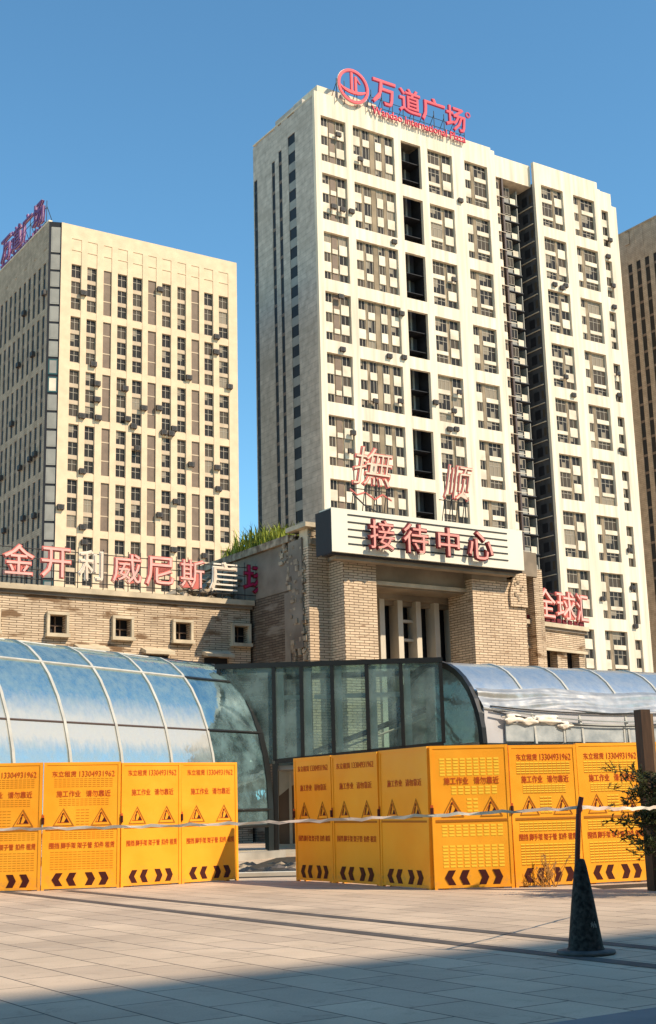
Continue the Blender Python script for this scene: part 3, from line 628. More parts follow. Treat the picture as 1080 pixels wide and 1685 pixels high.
# lower bowl outline and the upright of the emblem
A_ = [math.pi + .10 + (math.pi - .20) * i / 16 for i in range(17)]
for p_, q_ in zip(A_, A_[1:]):
    g0, g1 = [(c.x + rr * .90 * math.cos(p_), c.z + .02 * rr + rr * .46 * math.sin(p_)), (c.x + rr * .90 * math.cos(q_), c.z + .02 * rr + rr * .46 * math.sin(q_))], [(c.x + rr * .88 * math.cos(q_), c.z + .02 * rr + rr * .28 * math.sin(q_)), (c.x + rr * .88 * math.cos(p_), c.z + .02 * rr + rr * .28 * math.sin(p_))]
    mb.prism(g0 + g1, v - .3, v - .02, 'red')
for x0_, x1_, z1_ in ((-.16, -.02, .80), (.10, .24, .62)): mb.box(c.x + rr * x0_, c.x + rr * x1_, v - .31, v, c.z - rr * .42, c.z + rr * z1_, 'red')
mb.prism([(c.x + rr * .10, c.z + rr * .62), (c.x + rr * .24, c.z + rr * .62), (c.x + rr * .5, c.z + rr * .25), (c.x + rr * .40, c.z + rr * .25)], v - .29, v - .03, 'crimson')
mb.build('emblem', S1)
mb = MB()
def letter(parent, ch, x0, x1, z0, z1, yf, dp, face, edge, off=.03, name='letter', **kw):
    m_ = MB(); put_text(m_, ch, x0, x1, z0, z1, yf, dp, face, ref=0., **kw); put_text(m_, ch, x0, x1, z0, z1, yf + .04, dp, edge, offset=off, ref=0., **kw)
    return m_.build(name, parent)
for ch, xa, xb, yt, yb in (('万', 612, 650, 137, 170), ('道', 656, 691, 151, 184), ('广', 693, 731, 166, 199), ('场', 733, 765, 178, 214)):
    a = on_front(S1, xa, yt, v); b = on_front(S1, xb, yb, v); zc = (on_front(S1, (xa + xb) / 2, (yt + yb) / 2, v)).z
    h = 4.35
    letter(S1, ch, a.x, b.x, zc - h * .5, zc + h * .5, v - .3, .35, 'red', 'crimson', .02)
a = on_front(S1, 612, 176, v); b = on_front(S1, 765, 223, v); zb = a.z - .7
letter(S1, 'Wandao International Plaza', a.x, b.x, zb - .4, zb + .9, v - .25, .2, 'red', 'crimson', .01)
q = on_front(S1, 769, 190, v); m_ = MB(); ring(m_, q.x, q.z, .3, .55, v - .25, v, 'crimson', 14); m_.build('registered_mark', S1)
mb = MB()
for x in [c.x - rr, c.x - rr * .5, c.x + rr * .3, c.x + rr] + [a.x + i * (b.x - a.x) / 9 for i in range(10)]:
    mb.bar((x, v + .1, zb - .2), (x, v + .1, zb + 3.9), .07, 'steel'); mb.bar((x, v + .1, zb + 3.2), (x + .2, 2.2, 112.4), .06, 'steel'); mb.bar((x, v + .1, zb - .1), (x, .1, zb - .1), .06, 'steel')
for z in (zb + 1.1, zb + 2.6): mb.bar((a.x, v + .12, z), (b.x, v + .12, z), .05, 'steel')
mb.build('rack', S1)

S2 = thing('rooftop_sign', 'purple rooftop letters seen at a slant on the ochre tower', 'sign', Q.location, YAW)
S2.scale = Q.scale
x0s = cx + .35; zr = ZL + .95
f2 = lambda off: (lambda X, Y, Z: (x0s + Y, off - X, Z))
for i, ch in enumerate('万道广场'):
    m_ = MB(); g = f2(26.2 - 5.6 * i)
    put_text(m_, ch, 0, 5.0, zr + .7, zr + 5.2, -.3, .55, 'purple', offset=.006, ref=0., fn=g); put_text(m_, ch, 0, 5.0, zr + .7, zr + 5.2, -.12, .06, 'pinkpale', offset=.022, ref=0., fn=g)
    m_.build('letter', S2)
m_ = MB(); put_text(m_, 'Wandao International Plaza', 0, 21.5, zr - .6, zr + .35, -.3, .3, 'purple', fn=f2(26.2)); m_.build('letter', S2)
mb = MB()
for i in range(9): mb.bar((x0s + .35, 4 + i * 2.7, ZL), (x0s + .35, 4 + i * 2.7, zr + 4.5), .07, 'steel'); mb.bar((x0s + .35, 4 + i * 2.7, zr + 3.5), (x0s + 2.5, 4 + i * 2.7, ZL - 1), .06, 'steel')
for z in (zr + .5, zr + 3.2): mb.bar((x0s + .35, 4, z), (x0s + .35, 26.5, z), .06, 'steel')
mb.build('rack', S2)

# ------------------------------------------------------------------ the old brick hall
H = thing('brick_hall', 'old tan brick entrance hall with pillars, low wings and square windows', 'building', (-.78, 47.4, 0), YAW)
mb = MB(); K = 'brick'
# left wing front, with square openings left in it
WY, WT = 4.15, 8.93
wins = [(-11.3 + 2.545 * i + .04, -11.3 + 2.545 * i + .72) for i in range(5)]
wins = [(-8.49, -7.85), (-5.95, -5.30), (-3.48, -2.82), (-.93, -.28), (-11.05, -10.4)]; wins.sort()
e = -16.
for a, b in wins:
    mb.box(e, a, WY, WY + .45, 0, WT, K); mb.box(a, b, WY, WY + .45, 0, 7.56, K); mb.box(a, b, WY, WY + .45, 8.24, WT, K); e = b
mb.box(e, -.14, WY, WY + .45, 0, WT, K)
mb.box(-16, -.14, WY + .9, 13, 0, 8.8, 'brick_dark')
mb.build('wing_wall', H)
mb = MB(); mb.box(-16, -.05, WY - .22, WY + .9, 9.06, 9.26, 'stone_trim'); mb.box(-16, -.08, WY - .10, WY + .8, WT + .002, 9.058, 'plaster'); mb.build('cornice', H)
for a, b in wins:
    m_ = MB(); z0, z1 = 7.56, 8.24; fr = .1
    m_.box(a - fr, b + fr, WY - .16, WY - .002, z1, z1 + fr, 'stone_trim'); m_.box(a - fr - .03, b + fr + .03, WY - .22, WY - .002, z0 - fr * 1.3, z0, 'stone_trim')
    m_.box(a - fr, a, WY - .15, WY - .003, z0, z1, 'stone_trim'); m_.box(b, b + fr, WY - .15, WY - .003, z0, z1, 'stone_trim')
    w_ = m_.build('window', H)
    m_ = MB(); m_.box(a, b, WY + .3, WY + .34, z0, z1, 'dark'); m_.build('pane', w_)
    m_ = MB(); m_.box(a + .02, b - .02, WY + .2, WY + .26, z0 + .3, z0 + .34, 'louvre'); m_.box(a + .31, a + .35, WY + .2, WY + .26, z0, z1, 'louvre'); m_.build('sash', w_)
# little hoods low on the wing
for a, b in ((-7.5, -6.3), (-4.85, -3.65), (-2.3, -1.1), (-10.1, -8.9)):
    m_ = MB(); m_.add([(a, WY - .003, 7.05), (b, WY - .003, 7.05), (b, WY - .45, 6.95), (a, WY - .45, 6.95), (a, WY - .003, 7.22), (b, WY - .003, 7.22), (b, WY - .45, 7.06), (a, WY - .45, 7.06)],
                     [(0, 1, 2, 3), (7, 6, 5, 4), (0, 3, 7, 4), (1, 5, 6, 2), (3, 2, 6, 7), (0, 4, 5, 1)], 'stone_trim'); m_.box(a + .1, b - .1, WY - .02, WY - .002, 6.2, 6.94, 'dark'); m_.build('hood', H)
# the block: corner wall, shaded side wall
mb = MB()
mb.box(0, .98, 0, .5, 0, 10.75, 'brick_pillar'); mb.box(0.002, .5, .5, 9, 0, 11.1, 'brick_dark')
mb.build('corner_wall', H)
mb = MB()
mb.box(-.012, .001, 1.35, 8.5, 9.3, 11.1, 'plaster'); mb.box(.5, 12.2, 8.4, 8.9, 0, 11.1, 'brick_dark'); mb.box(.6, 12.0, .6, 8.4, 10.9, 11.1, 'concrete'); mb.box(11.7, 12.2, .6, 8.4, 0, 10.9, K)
mb.box(-.15, .8, 1.2, 8.6, 11.12, 11.4, 'rough_stone'); mb.box(-.25, 1.1, -.25, 1.19, 11.45, 11.62, 'stone_trim')
mb.box(-.08, .12, .35, 1.3, 7.0, 11.1, 'plaster'); mb.box(-.04, .1, 1.3, 1.7, 0, 9.2, 'plaster')
mb.build('side_wall', H)
# crumbling stones where the corner has lost its facing
rs = random.Random(3); mb = MB()
for i in range(150):
    z = 6.4 + 4.9 * rs.random(); y = rs.uniform(.1, 1.2) if z < 9.4 else rs.uniform(.2, 1.9) * (1 if z > 10.3 else .7)
    a, b, c_ = rs.uniform(.08, .28), rs.uniform(.06, .2), rs.uniform(.04, .12)
    mb.box(-.03 - c_ * rs.random(), .02, y, y + a, z, z + b, 'rough_stone')
mb.build('broken_brick', H); mb = MB()
for i in range(60):
    z = 10.75 + .68 * rs.random(); x = rs.uniform(.02, .85); mb.box(x, x + rs.uniform(.1, .3), -.05 - .1 * rs.random(), .3, z, z + rs.uniform(.05, .14), 'rough_stone')
mb.box(.0, .9, .02, .6, 10.75, 11.44, 'stone_trim')
mb.build('broken_brick', H)
# portico: two brick pillars, beam, corbels
mb = MB(); mb.box(.92, 2.40, -.95, .6, 0, 10.2, 'brick_pillar'); mb.box(.86, 2.46, -1.0, .6, 10.202, 10.45, 'lintel'); mb.build('pillar', H)
mb = MB(); mb.box(7.04, 9.78, -.95, .6, 0, 9.9, 'brick_pillar'); mb.box(7.0, 8.8, -1.0, .6, 9.902, 10.3, 'lintel'); mb.build('pillar', H)
cb_ = MB(); rs = random.Random(8)
cb_.prism([(8.92, 8.9), (9.8, 8.9), (9.8, 10.3), (9.55, 10.3), (9.3, 10.2), (9.1, 10.0), (8.97, 9.7), (8.9, 9.35)], -1.06, -.952, 'brick_pillar')
for i in range(9): x, z = rs.uniform(9.1, 9.6), rs.uniform(9.0, 10.2); a_ = rs.uniform(.06, .2); cb_.box(x, min(9.8, x + a_), -1.09, -1.05, z, z + rs.uniform(.05, .15), 'rough_stone')
cb_.build('corbel', H)
mb = MB(); mb.box(2.402, 7.038, -.5, 1.3, 9.55, 10.45, 'lintel'); mb.box(2.402, 7.038, -.58, -.502, 9.40, 9.55, 'stone_trim'); mb.box(2.402, 7.038, -.45, 1.3, 9.34, 9.548, 'lintel')
mb.box(.7, 9.0, -.90, .54, 10.452, 11.75, 'lintel'); mb.box(.99, 11.9, .55, 1.0, 10.56, 11.6, 'lintel')
mb.build('lintel', H)
mb = MB(); mb.box(.982, 1.5, .601, .8, 0, 10.2, 'brick_dark'); mb.box(2.2, 3.7, 1.3, 1.7, 0, 9.33, 'lintel'); mb.box(8.35, 11.7, 1.3, 1.7, 0, 10.5, 'lintel'); mb.build('inner_wall', H)
dr = MB()
posts = [(3.72, 4.02), (4.60, 5.02), (5.50, 5.92), (6.42, 6.84), (7.36, 7.75), (8.1, 8.34)]
for i, (a, b) in enumerate(posts): dr.box(a, a + .24, .75, 1.35, 0, 9.12, 'door_frame'); dr.box(a + .24, a + .38, .98, 1.35, 0, 9.12, 'lintel')
for i in range(5):
    a = posts[i][0] + .38; b = posts[i + 1][0]; dr.box(a, b, 1.0, 1.3, 8.95, 9.12, 'lintel')
    if i == 1:
        for z in (7.55, 8.3): dr.box(a, b, 1.0, 1.2, z, z + .1, 'door_frame')
dr.box(3.6, 8.34, .72, 1.4, 9.122, 9.338, 'lintel')
d_ = dr.build('door', H)
m_ = MB(); m_.box(3.7, 8.6, 1.45, 1.5, 0, 9.2, 'dark'); m_.build('pane', d_)
# right wing, turned further away
rw = bpy.data.objects.new('right_wing', None); COL.objects.link(rw); rw.parent = H
rp = to_local(H, Vector((8.163, 54.5, 0))); rw.location = (rp.x, rp.y, 0); rw.rotation_euler = (0, 0, R(45) - YAW)
mb = MB()
mb.box(-.9, 4.45, 0, .4, 7.68, 8.45, K)
e = 0
for a, b in ((1.28, 2.36), (3.08, 4.0)): mb.box(e if e else -.9, a, .06, .45, 0, 7.68, K); mb.box(a, b, .06, .45, 0, 6.4, K); e = b
mb.box(e, 4.42, .06, .45, 0, 7.68, K); mb.box(1.2, 4.1, .5, .55, 6.3, 7.67, 'dark'); mb.box(-.9, 4.4, .6, 6, 0, 8.4, 'brick_dark')
mb.build('wall', rw)
mb = MB(); mb.box(-.95, 4.55, -.2, .6, 8.58, 8.76, 'stone_trim'); mb.box(-.92, 4.5, -.1, .5, 8.452, 8.578, 'plaster'); mb.box(.1, 4.5, -.08, .058, 7.56, 7.679, 'stone_trim'); mb.build('cornice', rw)

# sign board over the door
D1 = thing('sign_board', 'cream fascia board with black lines and four pink characters over the hall entrance', 'sign', H.location, YAW)
mb = MB(); x0, x1, z0, z1, yv = -.08, 9.1, 10.24, 11.87, -1.75
mb.box(x0, x1, yv, -.95, z0, z1, 'sign_white'); mb.box(x0 - .02, x0 - .002, yv + .03, -.7, z0 - .04, z1 - .05, 'sign_side'); mb.box(x0, x1, yv + .12, -1.05, z0 - .08, z0 - .002, 'sign_side')
mb.box(x0 + .3, x1 - .3, -1.5, -1.1, z0 - .2, z0 - .081, 'lintel')
mb.build('board', D1)
mb = MB()
for i in range(5): z = 11.64 - .272 * i; mb.box(.63, 8.28, yv - .02, yv - .001, z, z + .05, 'sign_line')
mb.build('stripe', D1)
for ch, a, b in (('接', 1.42, 2.52), ('待', 2.96, 4.1), ('中', 4.58, 5.6), ('心', 6.08, 7.28)): letter(D1, ch, a, b, 10.44, 11.52, yv - .30, .1, 'pink', 'darkred', .035)
D2 = thing('script_sign', 'two pink brush script characters on stands above the entrance fascia', 'sign', H.location, YAW)
for ch, a, b, z0, z1 in (('撫', 1.0, 2.75, 12.95, 14.45), ('顺', 5.35, 6.6, 12.85, 14.25)):
    m_ = MB(); put_text(m_, ch, a, b, z0, z1, -1.55, .06, 'faded', offset=-.014, shear=.2, ref=0.); put_text(m_, ch, a, b, z0, z1, -1.5, .05, 'pinkline', offset=.014, shear=.2, ref=0.); m_.build('letter', D2)
for a, b in ((1.2, 2.7), (5.5, 6.5)):
    mb = MB()
    for i in range(4): x = a + (b - a) * i / 3; mb.bar((x, -1.42, 11.87), (x, -1.42, 13.6), .025, 'steel'); mb.bar((x, -1.42, 13.0), (x + .1, -1.0, 11.87), .02, 'steel')
    mb.bar((a - .3, -1.42, 12.8), (b + .2, -1.42, 12.8), .02, 'steel')
    if a < 2:
        mb.path([(1.0, -1.42, 12.75), (1.3, -1.45, 12.55), (1.7, -1.4, 12.7), (2.1, -1.45, 12.45), (2.5, -1.4, 12.7), (2.9, -1.42, 12.5)], .035, 'pinkline')
        mb.path([(1.1, -1.42, 12.6), (1.6, -1.45, 12.2), (2.2, -1.4, 12.0), (2.8, -1.42, 11.95)], .03, 'steel')
    mb.build('stand', D2)
# the row of characters on the left wing
D3 = thing('letter_sign', 'row of faded pink characters on a rack along the left wing roof', 'sign', H.location, YAW)
row = [('金', -10.35, -9.25, 'pink'), ('开', -8.95, -7.85, 'pink'), ('利', -7.5, -6.6, 'faded'), ('威', -6.2, -5.05, 'pink'), ('尼', -4.85, -3.7, 'pink'), ('斯', -3.4, -2.4, 'pink'), ('广', -2.1, -.95, 'faded'), ('场', -.6, .5, 'crimson')]  # last character's crimson holds its shade in the colour
for ch, a, b, k in row: letter(D3, ch, a, b, 9.55, 10.62, 3.72, .08, 'pinkface' if k == 'pink' else k, 'pinkline' if k == 'pink' else 'whitish' if k == 'faded' else 'darkred', .03)
mb = MB()
for i in range(25): x = -11.5 + .5 * i; mb.bar((x, 3.92, 9.26), (x, 3.92, 10.75), .018, 'steel')
for z in (9.45, 9.8, 10.2, 10.55): mb.bar((-14, 3.9, z), (.6, 3.9, z), .018, 'steel')
for i in range(6): x = -1.95; mb.box(x, -.9, 3.8, 3.86, 9.55 + .2 * i, 9.61 + .2 * i, 'whitish')
mb.build('rack', D3)
D4 = thing('letter_sign', 'pink characters on a dark rack above the right wing of the brick hall', 'sign', (8.163, 54.5, 0), R(45))
for ch, a, b in (('全', .72, 2.1), ('球', 2.2, 3.6), ('汇', 3.72, 4.6)): letter(D4, ch, a, b, 8.98, 10.2, -.22, .08, 'pinkface', 'pinkline', .03)
mb = MB()
for i in range(14): x = -.6 + .4 * i; mb.bar((x, .1, 8.76), (x, .1, 10.2), .02, 'steel')
for z in (8.9, 9.3, 9.7, 10.1): mb.bar((-.6, .1, z), (4.6, .1, z), .02, 'darkred')
for i in range(10): mb.box(.2 + .42 * i, .5 + .42 * i, -.1, -.04, 8.8, 8.98, 'darkred')
mb.build('rack', D4)
# grass and rubble on the hall roof
def tuft(mb, x, y, z, h, k, n=1, spread=.12, rr_=rnd):
    for _ in range(n):
        a = rr_.uniform(0, 6.28); l = rr_.uniform(.2, .7) * h; wd = rr_.uniform(.012, .03); p = Vector((x + rr_.uniform(-spread, spread), y + rr_.uniform(-spread, spread), z))
        q = p + Vector((math.cos(a) * l * .4, math.sin(a) * l * .4, h * rr_.uniform(.5, .8))); r_ = p + Vector((math.cos(a) * l, math.sin(a) * l, h * rr_.uniform(.75, 1.1))); s = Vector((-math.sin(a), math.cos(a), 0)) * wd
        mb.add([p - s, p + s, q + s, q - s, r_], [(0, 1, 2, 3), (3, 2, 4)], k)
from mathutils import noise as nz0
g = MB(); rg = random.Random(5)
for i in range(1500):
    y = 1.6 + 4.9 * rg.betavariate(1.5, 1.3); hh_ = .45 + .75 * (.5 + nz0.noise(Vector((y * .9, 3, 0)))) ; tuft(g, rg.uniform(-.1, 1.6), y, 11.38, rg.uniform(.3, 1.1) * hh_, rg.choice(['grass', 'grass', 'grass', 'grass_dark']), 1, .12, rg)
o = g.build('grass'); o.location = H.location; o.rotation_euler = (0, 0, YAW); props(o, 'yellow green grass growing along the roof edge of the brick hall', 'grass', kind='stuff')
g = MB(); rg = random.Random(6)
for i in range(220):
    x = rg.uniform(-3.6, -.05); y = rg.uniform(4.9, 8.5); z = 8.82 + max(0, (x + 3.6)) * .62 * rg.random() + .1 * rg.random(); s = rg.uniform(.08, .32)
    a = rg.uniform(0, 3.1); ca_, sa_ = math.cos(a) * s, math.sin(a) * s
    g.add([(x - ca_, y - sa_, z), (x + sa_, y - ca_, z), (x + ca_, y + sa_, z), (x - sa_, y + ca_, z), (x, y, z + s * rg.uniform(.3, .9)), (x + .02, y, z - s * .6)], [(0, 1, 4), (1, 2, 4), (2, 3, 4), (3, 0, 4), (1, 0, 5), (2, 1, 5), (3, 2, 5), (0, 3, 5)], rg.choice(['rubble', 'rough_stone', 'rubble']))
for x, y, zt in ((-3.5, 7, 9.2), (-2.5, 7, 9.8), (-1.5, 7, 10.3), (-.6, 7, 10.8)): pass
g.add([(-4.2, 8.5, 8.8), (-.02, 8.5, 8.8), (-.02, 8.5, 11.0), (-4.2, 5.2, 8.8), (-.02, 5.2, 8.8), (-.02, 5.6, 10.4)], [(0, 2, 1), (3, 4, 5), (0, 3, 5, 2), (1, 2, 5, 4)], 'rubble')
o = g.build('rubble'); o.location = H.location; o.rotation_euler = (0, 0, YAW); props(o, 'heap of broken masonry on the left wing roof of the brick hall', 'rubble', kind='stuff')

# ------------------------------------------------------------------ left vaulted glass canopy
AX = R(57)
V1 = thing('glass_canopy', 'barrel vaulted glass canopy with dusty film and pale ribs on the left', 'canopy', (-1.68, 34, 0), AX)
# local x runs along the vault away from the camera (0 at the open end), y = -... across: near side is -y
VW, VC, VH, VB = 2.2, 1.2, 3.9, .18
def vprof(n=18, w=VW, c=VC, h=VH, base=VB):
    """from the near foot over the crown to the far foot, as (y, z) with the near foot at y = 0"""
    pts = [(0, base), (0, (base + c) / 2)]
    pts += [(w - w * math.cos(math.pi * i / n), c + h * math.sin(math.pi * i / n)) for i in range(n + 1)]
    return pts + [(2 * w, (base + c) / 2), (2 * w, base)]
def vault_skin(mb, x0, x1, prof, k, z_min=None, inset=.0):
    pts = [p for p in prof if z_min is None or p[1] >= z_min]
    vs = []
    for x in (x0, x1): vs += [(x, y, z) for y, z in pts]
    n = len(pts); mb.add(vs, [(i, i + 1, n + i + 1, n + i) for i in range(n - 1)], k)
def vault_rib(mb, x, prof, t, k, wd=.05, out=.03):
    """a flat bar bent over the profile"""
    n = len(prof); cyv = sum(p[0] for p in prof) / n
    vs = []
    for y, z in prof:
        d = Vector((y - VW, z - 1.2)); d = d.normalized() if d.length else Vector((0, 1))
        for xx, o_ in ((x - wd, out), (x + wd, out), (x + wd, out - t), (x - wd, out - t)): vs.append((xx, y + d.x * o_, z + d.y * o_))
    fs = []
    for i in range(n - 1):
        for j in range(4): fs.append((i * 4 + j, i * 4 + (j + 1) % 4, (i + 1) * 4 + (j + 1) % 4, (i + 1) * 4 + j))
    mb.add(vs, fs + [(3, 2, 1, 0), tuple(4 * (n - 1) + j for j in range(4))], k)
prof = vprof()
xs = [0, -2.2, -3.78, -5.5, -7.12, -8.75, -10.4, -12.0]
zlow = .8
panel_prof = [(0, zlow)] + [p for p in prof if p[1] >= VC - .001 and True] + [(2 * VW, zlow)]
for i in range(len(xs) - 1):
    m_ = MB(); vault_skin(m_, xs[i + 1], xs[i], panel_prof, 'glass_end' if i == 0 else 'film'); m_.build('glass_panel', V1, smooth=True)
for i, x in enumerate(xs):
    m_ = MB(); vault_rib(m_, x, prof, .13 if i == 0 else .10, 'black_frame' if i == 0 else 'rib', .11 if i == 0 else .04)
    m_.build('end_frame' if i == 0 else 'rib', V1)
def vpt(ang): return (VW - VW * math.cos(ang), VC + VH * math.sin(ang))
for ang in (R(0.01), R(30), R(58), R(90), R(122), R(150)):
    y, z = vpt(ang)
    m_ = MB(); m_.bar((-2.2, y, z), (-12, y, z), .035 if ang > .9 else .025, 'rib' if ang > .9 else 'pipe', 6); m_.bar((-2.2, y, z), (0, y, z), .04, 'black_frame', 6); m_.build('purlin', V1)
m_ = MB(); m_.bar((-12, 0, zlow), (0, 0, zlow), .045, 'black_frame', 6); m_.bar((-12, 2 * VW, zlow), (0, 2 * VW, zlow), .045, 'black_frame', 6); m_.build('sill_rail', V1)
for x in (-1.2, -2.4, -3.6, -5, -6.5, -8, -9.5, -11): m_ = MB(); m_.box(x - .09, x + .09, .6, .78, VB, 2.3, 'pale_step'); m_.build('inner_post', V1)
m_ = MB(); m_.box(-12, .3, -.25, .15, 0, VB, 'concrete'); m_.box(-12, .3, 2 * VW - .15, 2 * VW + .25, 0, VB, 'concrete'); m_.box(-12, .25, .2, 2 * VW - .2, 0, .1, 'strip'); m_.build('curb', V1)
for x in (-1.3, -4.2, -7.1, -10.2):
    m_ = MB(); m_.bar((x - .6, .75, 3.75), (x + .6, .75, 3.75), .05, 'tubew'); m_.bar((x, .75, 3.75), (x, .8, 4.05), .012, 'steel'); m_.build('light_tube', V1)

# ------------------------------------------------------------------ the glazed gallery between the vaults
G = thing('glazed_gallery', 'dark framed glass gallery joining the two vaulted canopies', 'gallery', (2.84, 34, 0), R(-3))
mull = [-5.85, -4.39, -3.66, -2.85, -1.94, -1.04, 0.]
def zbot(x): return 2.42 + (x + 4.39) * .075 if x > -4.39 else 2.42
m_ = MB(); GD = 3.4; gz = 4.93
for y in (0, GD):
    m_.box(-5.95, .06, y - .06, y + .06, gz - .08, gz + .05, 'black_frame')
    for x in mull: m_.box(x - .05, x + .05, y - .05, y + .05, zbot(x) if x > -4.4 else 2.42, gz - .08, 'black_frame')
    for a, b in zip(mull[1:], mull[2:]):
        m_.add([(a, y - .05, zbot(a) - .07), (b, y - .05, zbot(b) - .07), (b, y + .05, zbot(b) - .07), (a, y + .05, zbot(a) - .07), (a, y - .05, zbot(a) + .05), (b, y - .05, zbot(b) + .05), (b, y + .05, zbot(b) + .05), (a, y + .05, zbot(a) + .05)],
               [(0, 3, 2, 1), (4, 5, 6, 7), (0, 1, 5, 4), (1, 2, 6, 5), (2, 3, 7, 6), (3, 0, 4, 7)], 'black_frame')
for x in mull[1:]: m_.box(x - .04, x + .04, .06, GD - .06, gz - .06, gz + .02, 'black_frame')
m_.box(mull[1] - .07, mull[1] + .07, -.07, .07, 0, zbot(mull[1]) - .07, 'black_frame'); m_.box(mull[1] - .06, mull[1] + .06, GD - .07, GD + .07, 0, 2.4, 'black_frame'); m_.box(-.05, .05, .1, .2, 0, 2.4, 'black_frame'); m_.box(-.05, .05, GD - .05, GD + .05, 0, 2.4, 'black_frame')
m_.build('frame', G)
for a, b in zip(mull, mull[1:]):
    m_ = MB(); zb_, zc_ = (2.42, 2.42) if a < -4.4 else (zbot(a), zbot(b))
    for y in (0., GD): m_.add([(a + .05, y, zb_ + .05), (b - .05, y, zc_ + .05), (b - .05, y, gz - .08), (a + .05, y, gz - .08)], [(0, 1, 2, 3)], 'glass')
    m_.add([(a + .05, .06, gz), (b - .05, .06, gz), (b - .05, GD - .06, gz), (a + .05, GD - .06, gz)], [(0, 1, 2, 3)], 'glass')
    m_.build('glass_panel', G)
for x in mull[1:-1]:
    m_ = MB(); m_.box(x + .06, x + .24, .12, .26, zbot(x), gz - .1, 'tubew'); m_.build('inner_mullion', G)
m_ = MB(); m_.box(-4.4, .05, .05, GD - .05, 2.2, 2.3, 'concrete'); m_.build('deck', G)
for x in (-5.2, -4.0, -3.1, -2.3, -1.4):
    m_ = MB(); m_.box(x - .33, x + .33, 1.5, 1.62, 4.12, 4.24, 'tubew'); m_.build('light_tube', G)
m_ = MB(); m_.bar((-3.6, 1.2, 2.65), (-.4, 1.2, 3.75), .05, 'black_frame'); m_.bar((-3.6, 1.2, 2.45), (-.4, 1.2, 3.5), .03, 'pale_step'); m_.bar((-3.6, 2.2, 2.65), (-.4, 2.2, 3.75), .05, 'black_frame'); m_.build('handrail', G)

# ------------------------------------------------------------------ right vaulted canopy under silver film
V2 = thing('film_covered_canopy', 'vaulted canopy wrapped in silver film and loose plastic sheet on the right', 'canopy', (3.842, 33.5, 0), YAW)
W2, C2, H2 = 2.0, 2.7, 2.28
p2 = [(W2 - W2 * math.cos(math.pi * i / 18), C2 + H2 * math.sin(math.pi * i / 18)) for i in range(19)]
x2 = [0, 1.75, 3.45, 5.2, 7.0, 8.8, 10.6]
def rib2(mb, x, prof, t, k, wd, out):
    vs = []; n = len(prof)
    for y, z in prof:
        d = Vector((y - W2, z - 2.4)).normalized()
        for xx, o_ in ((x - wd, out), (x + wd, out), (x + wd, out - t), (x - wd, out - t)): vs.append((xx, y + d.x * o_, z + d.y * o_))
    mb.add(vs, [(i * 4 + j, i * 4 + (j + 1) % 4, (i + 1) * 4 + (j + 1) % 4, (i + 1) * 4 + j) for i in range(n - 1) for j in range(4)] + [(3, 2, 1, 0), tuple(4 * (n - 1) + j for j in range(4))], k)
for a, b in zip(x2, x2[1:]):
    m_ = MB(); q2 = p2[2:]; n = len(q2)
    m_.add([(a, y, z) for y, z in q2] + [(b, y, z) for y, z in q2], [(i, i + 1, n + i + 1, n + i) for i in range(n - 1)], 'film_r'); m_.build('film_panel', V2, smooth=True)
for i, x in enumerate(x2):
    m_ = MB(); rib2(m_, x, p2, .16 if i == 0 else .08, 'black_frame' if i == 0 else 'rib', .07 if i == 0 else .035, .03); m_.build('end_frame' if i == 0 else 'rib', V2)
# loose sheet, draped in folds over the lower part
from mathutils import noise as nz2
m_ = MB(); nx, nz = 150, 22; rs = random.Random(9); vs = []
for i in range(nx + 1):
    x = .08 + (10.5) * i / nx
    for j in range(nz + 1):
        t = j / nz; ang = math.pi * (3.9 - 1.7 * t) / 18 - .02 * math.sin(x * 1.7)
        y = W2 - W2 * math.cos(ang); z = C2 + H2 * math.sin(ang)
        o_ = .05 + .018 * math.sin(x * 1.3 + 3 * t) * t + .016 * math.sin(x * .9 + 9 * t) + .03 * max(0, math.sin(t * 8 - .5 * math.sin(x * 1.2))) + .012 * nz2.noise(Vector((x * .7 + t * 2, t * 6, 1))) * 2 + .004 * nz2.noise(Vector((x * 4, t * 9, 4))) * 2
        d = Vector((y - W2, z - C2)).normalized(); vs.append((x, y + d.x * o_, z + d.y * o_))
m_.add(vs, [(i * (nz + 1) + j, (i + 1) * (nz + 1) + j, (i + 1) * (nz + 1) + j + 1, i * (nz + 1) + j + 1) for i in range(nx) for j in range(nz)], 'sheet'); m_.build('loose_sheet', V2, smooth=True)
for k_, (za, zb_, sag) in enumerate(((3.66, 3.80, .20), (3.60, 3.72, .34), (3.52, 3.78, .46))):
    m_ = MB(); m_.path([(.3 + 9.8 * i / 24, -.06 - .03 * k_ + .32 * max(0, (za - 3.3)), za + (zb_ - za) * i / 24 - sag * (1 - (2 * i / 24 - 1) ** 2)) for i in range(25)], .02, 'steel' if k_ != 1 else 'sheet', 5); m_.build('slack_cable', V2)
m_ = MB(); m_.box(.12, 10.5, .10, .14, 2.72, 3.62, 'greysheet'); m_.build('side_panel', V2)
for a, b in ((.75, 2.75), (2.85, 5.0), (5.1, 7.4), (7.5, 9.9)): m_ = MB(); m_.box(a, b, .02, .06, 2.76, 3.2, 'mesh_panel'); m_.box(a, b, .0, .018, 3.2, 3.24, 'rib'); m_.box(b, b + .06, .0, .07, 2.74, 3.24, 'rib'); m_.build('smeared_panel', V2)
m_ = MB(); m_.box(0, 10.6, -.1, .2, 2.55, 2.70, 'black_frame'); m_.build('sill_beam', V2)
rs = random.Random(12)
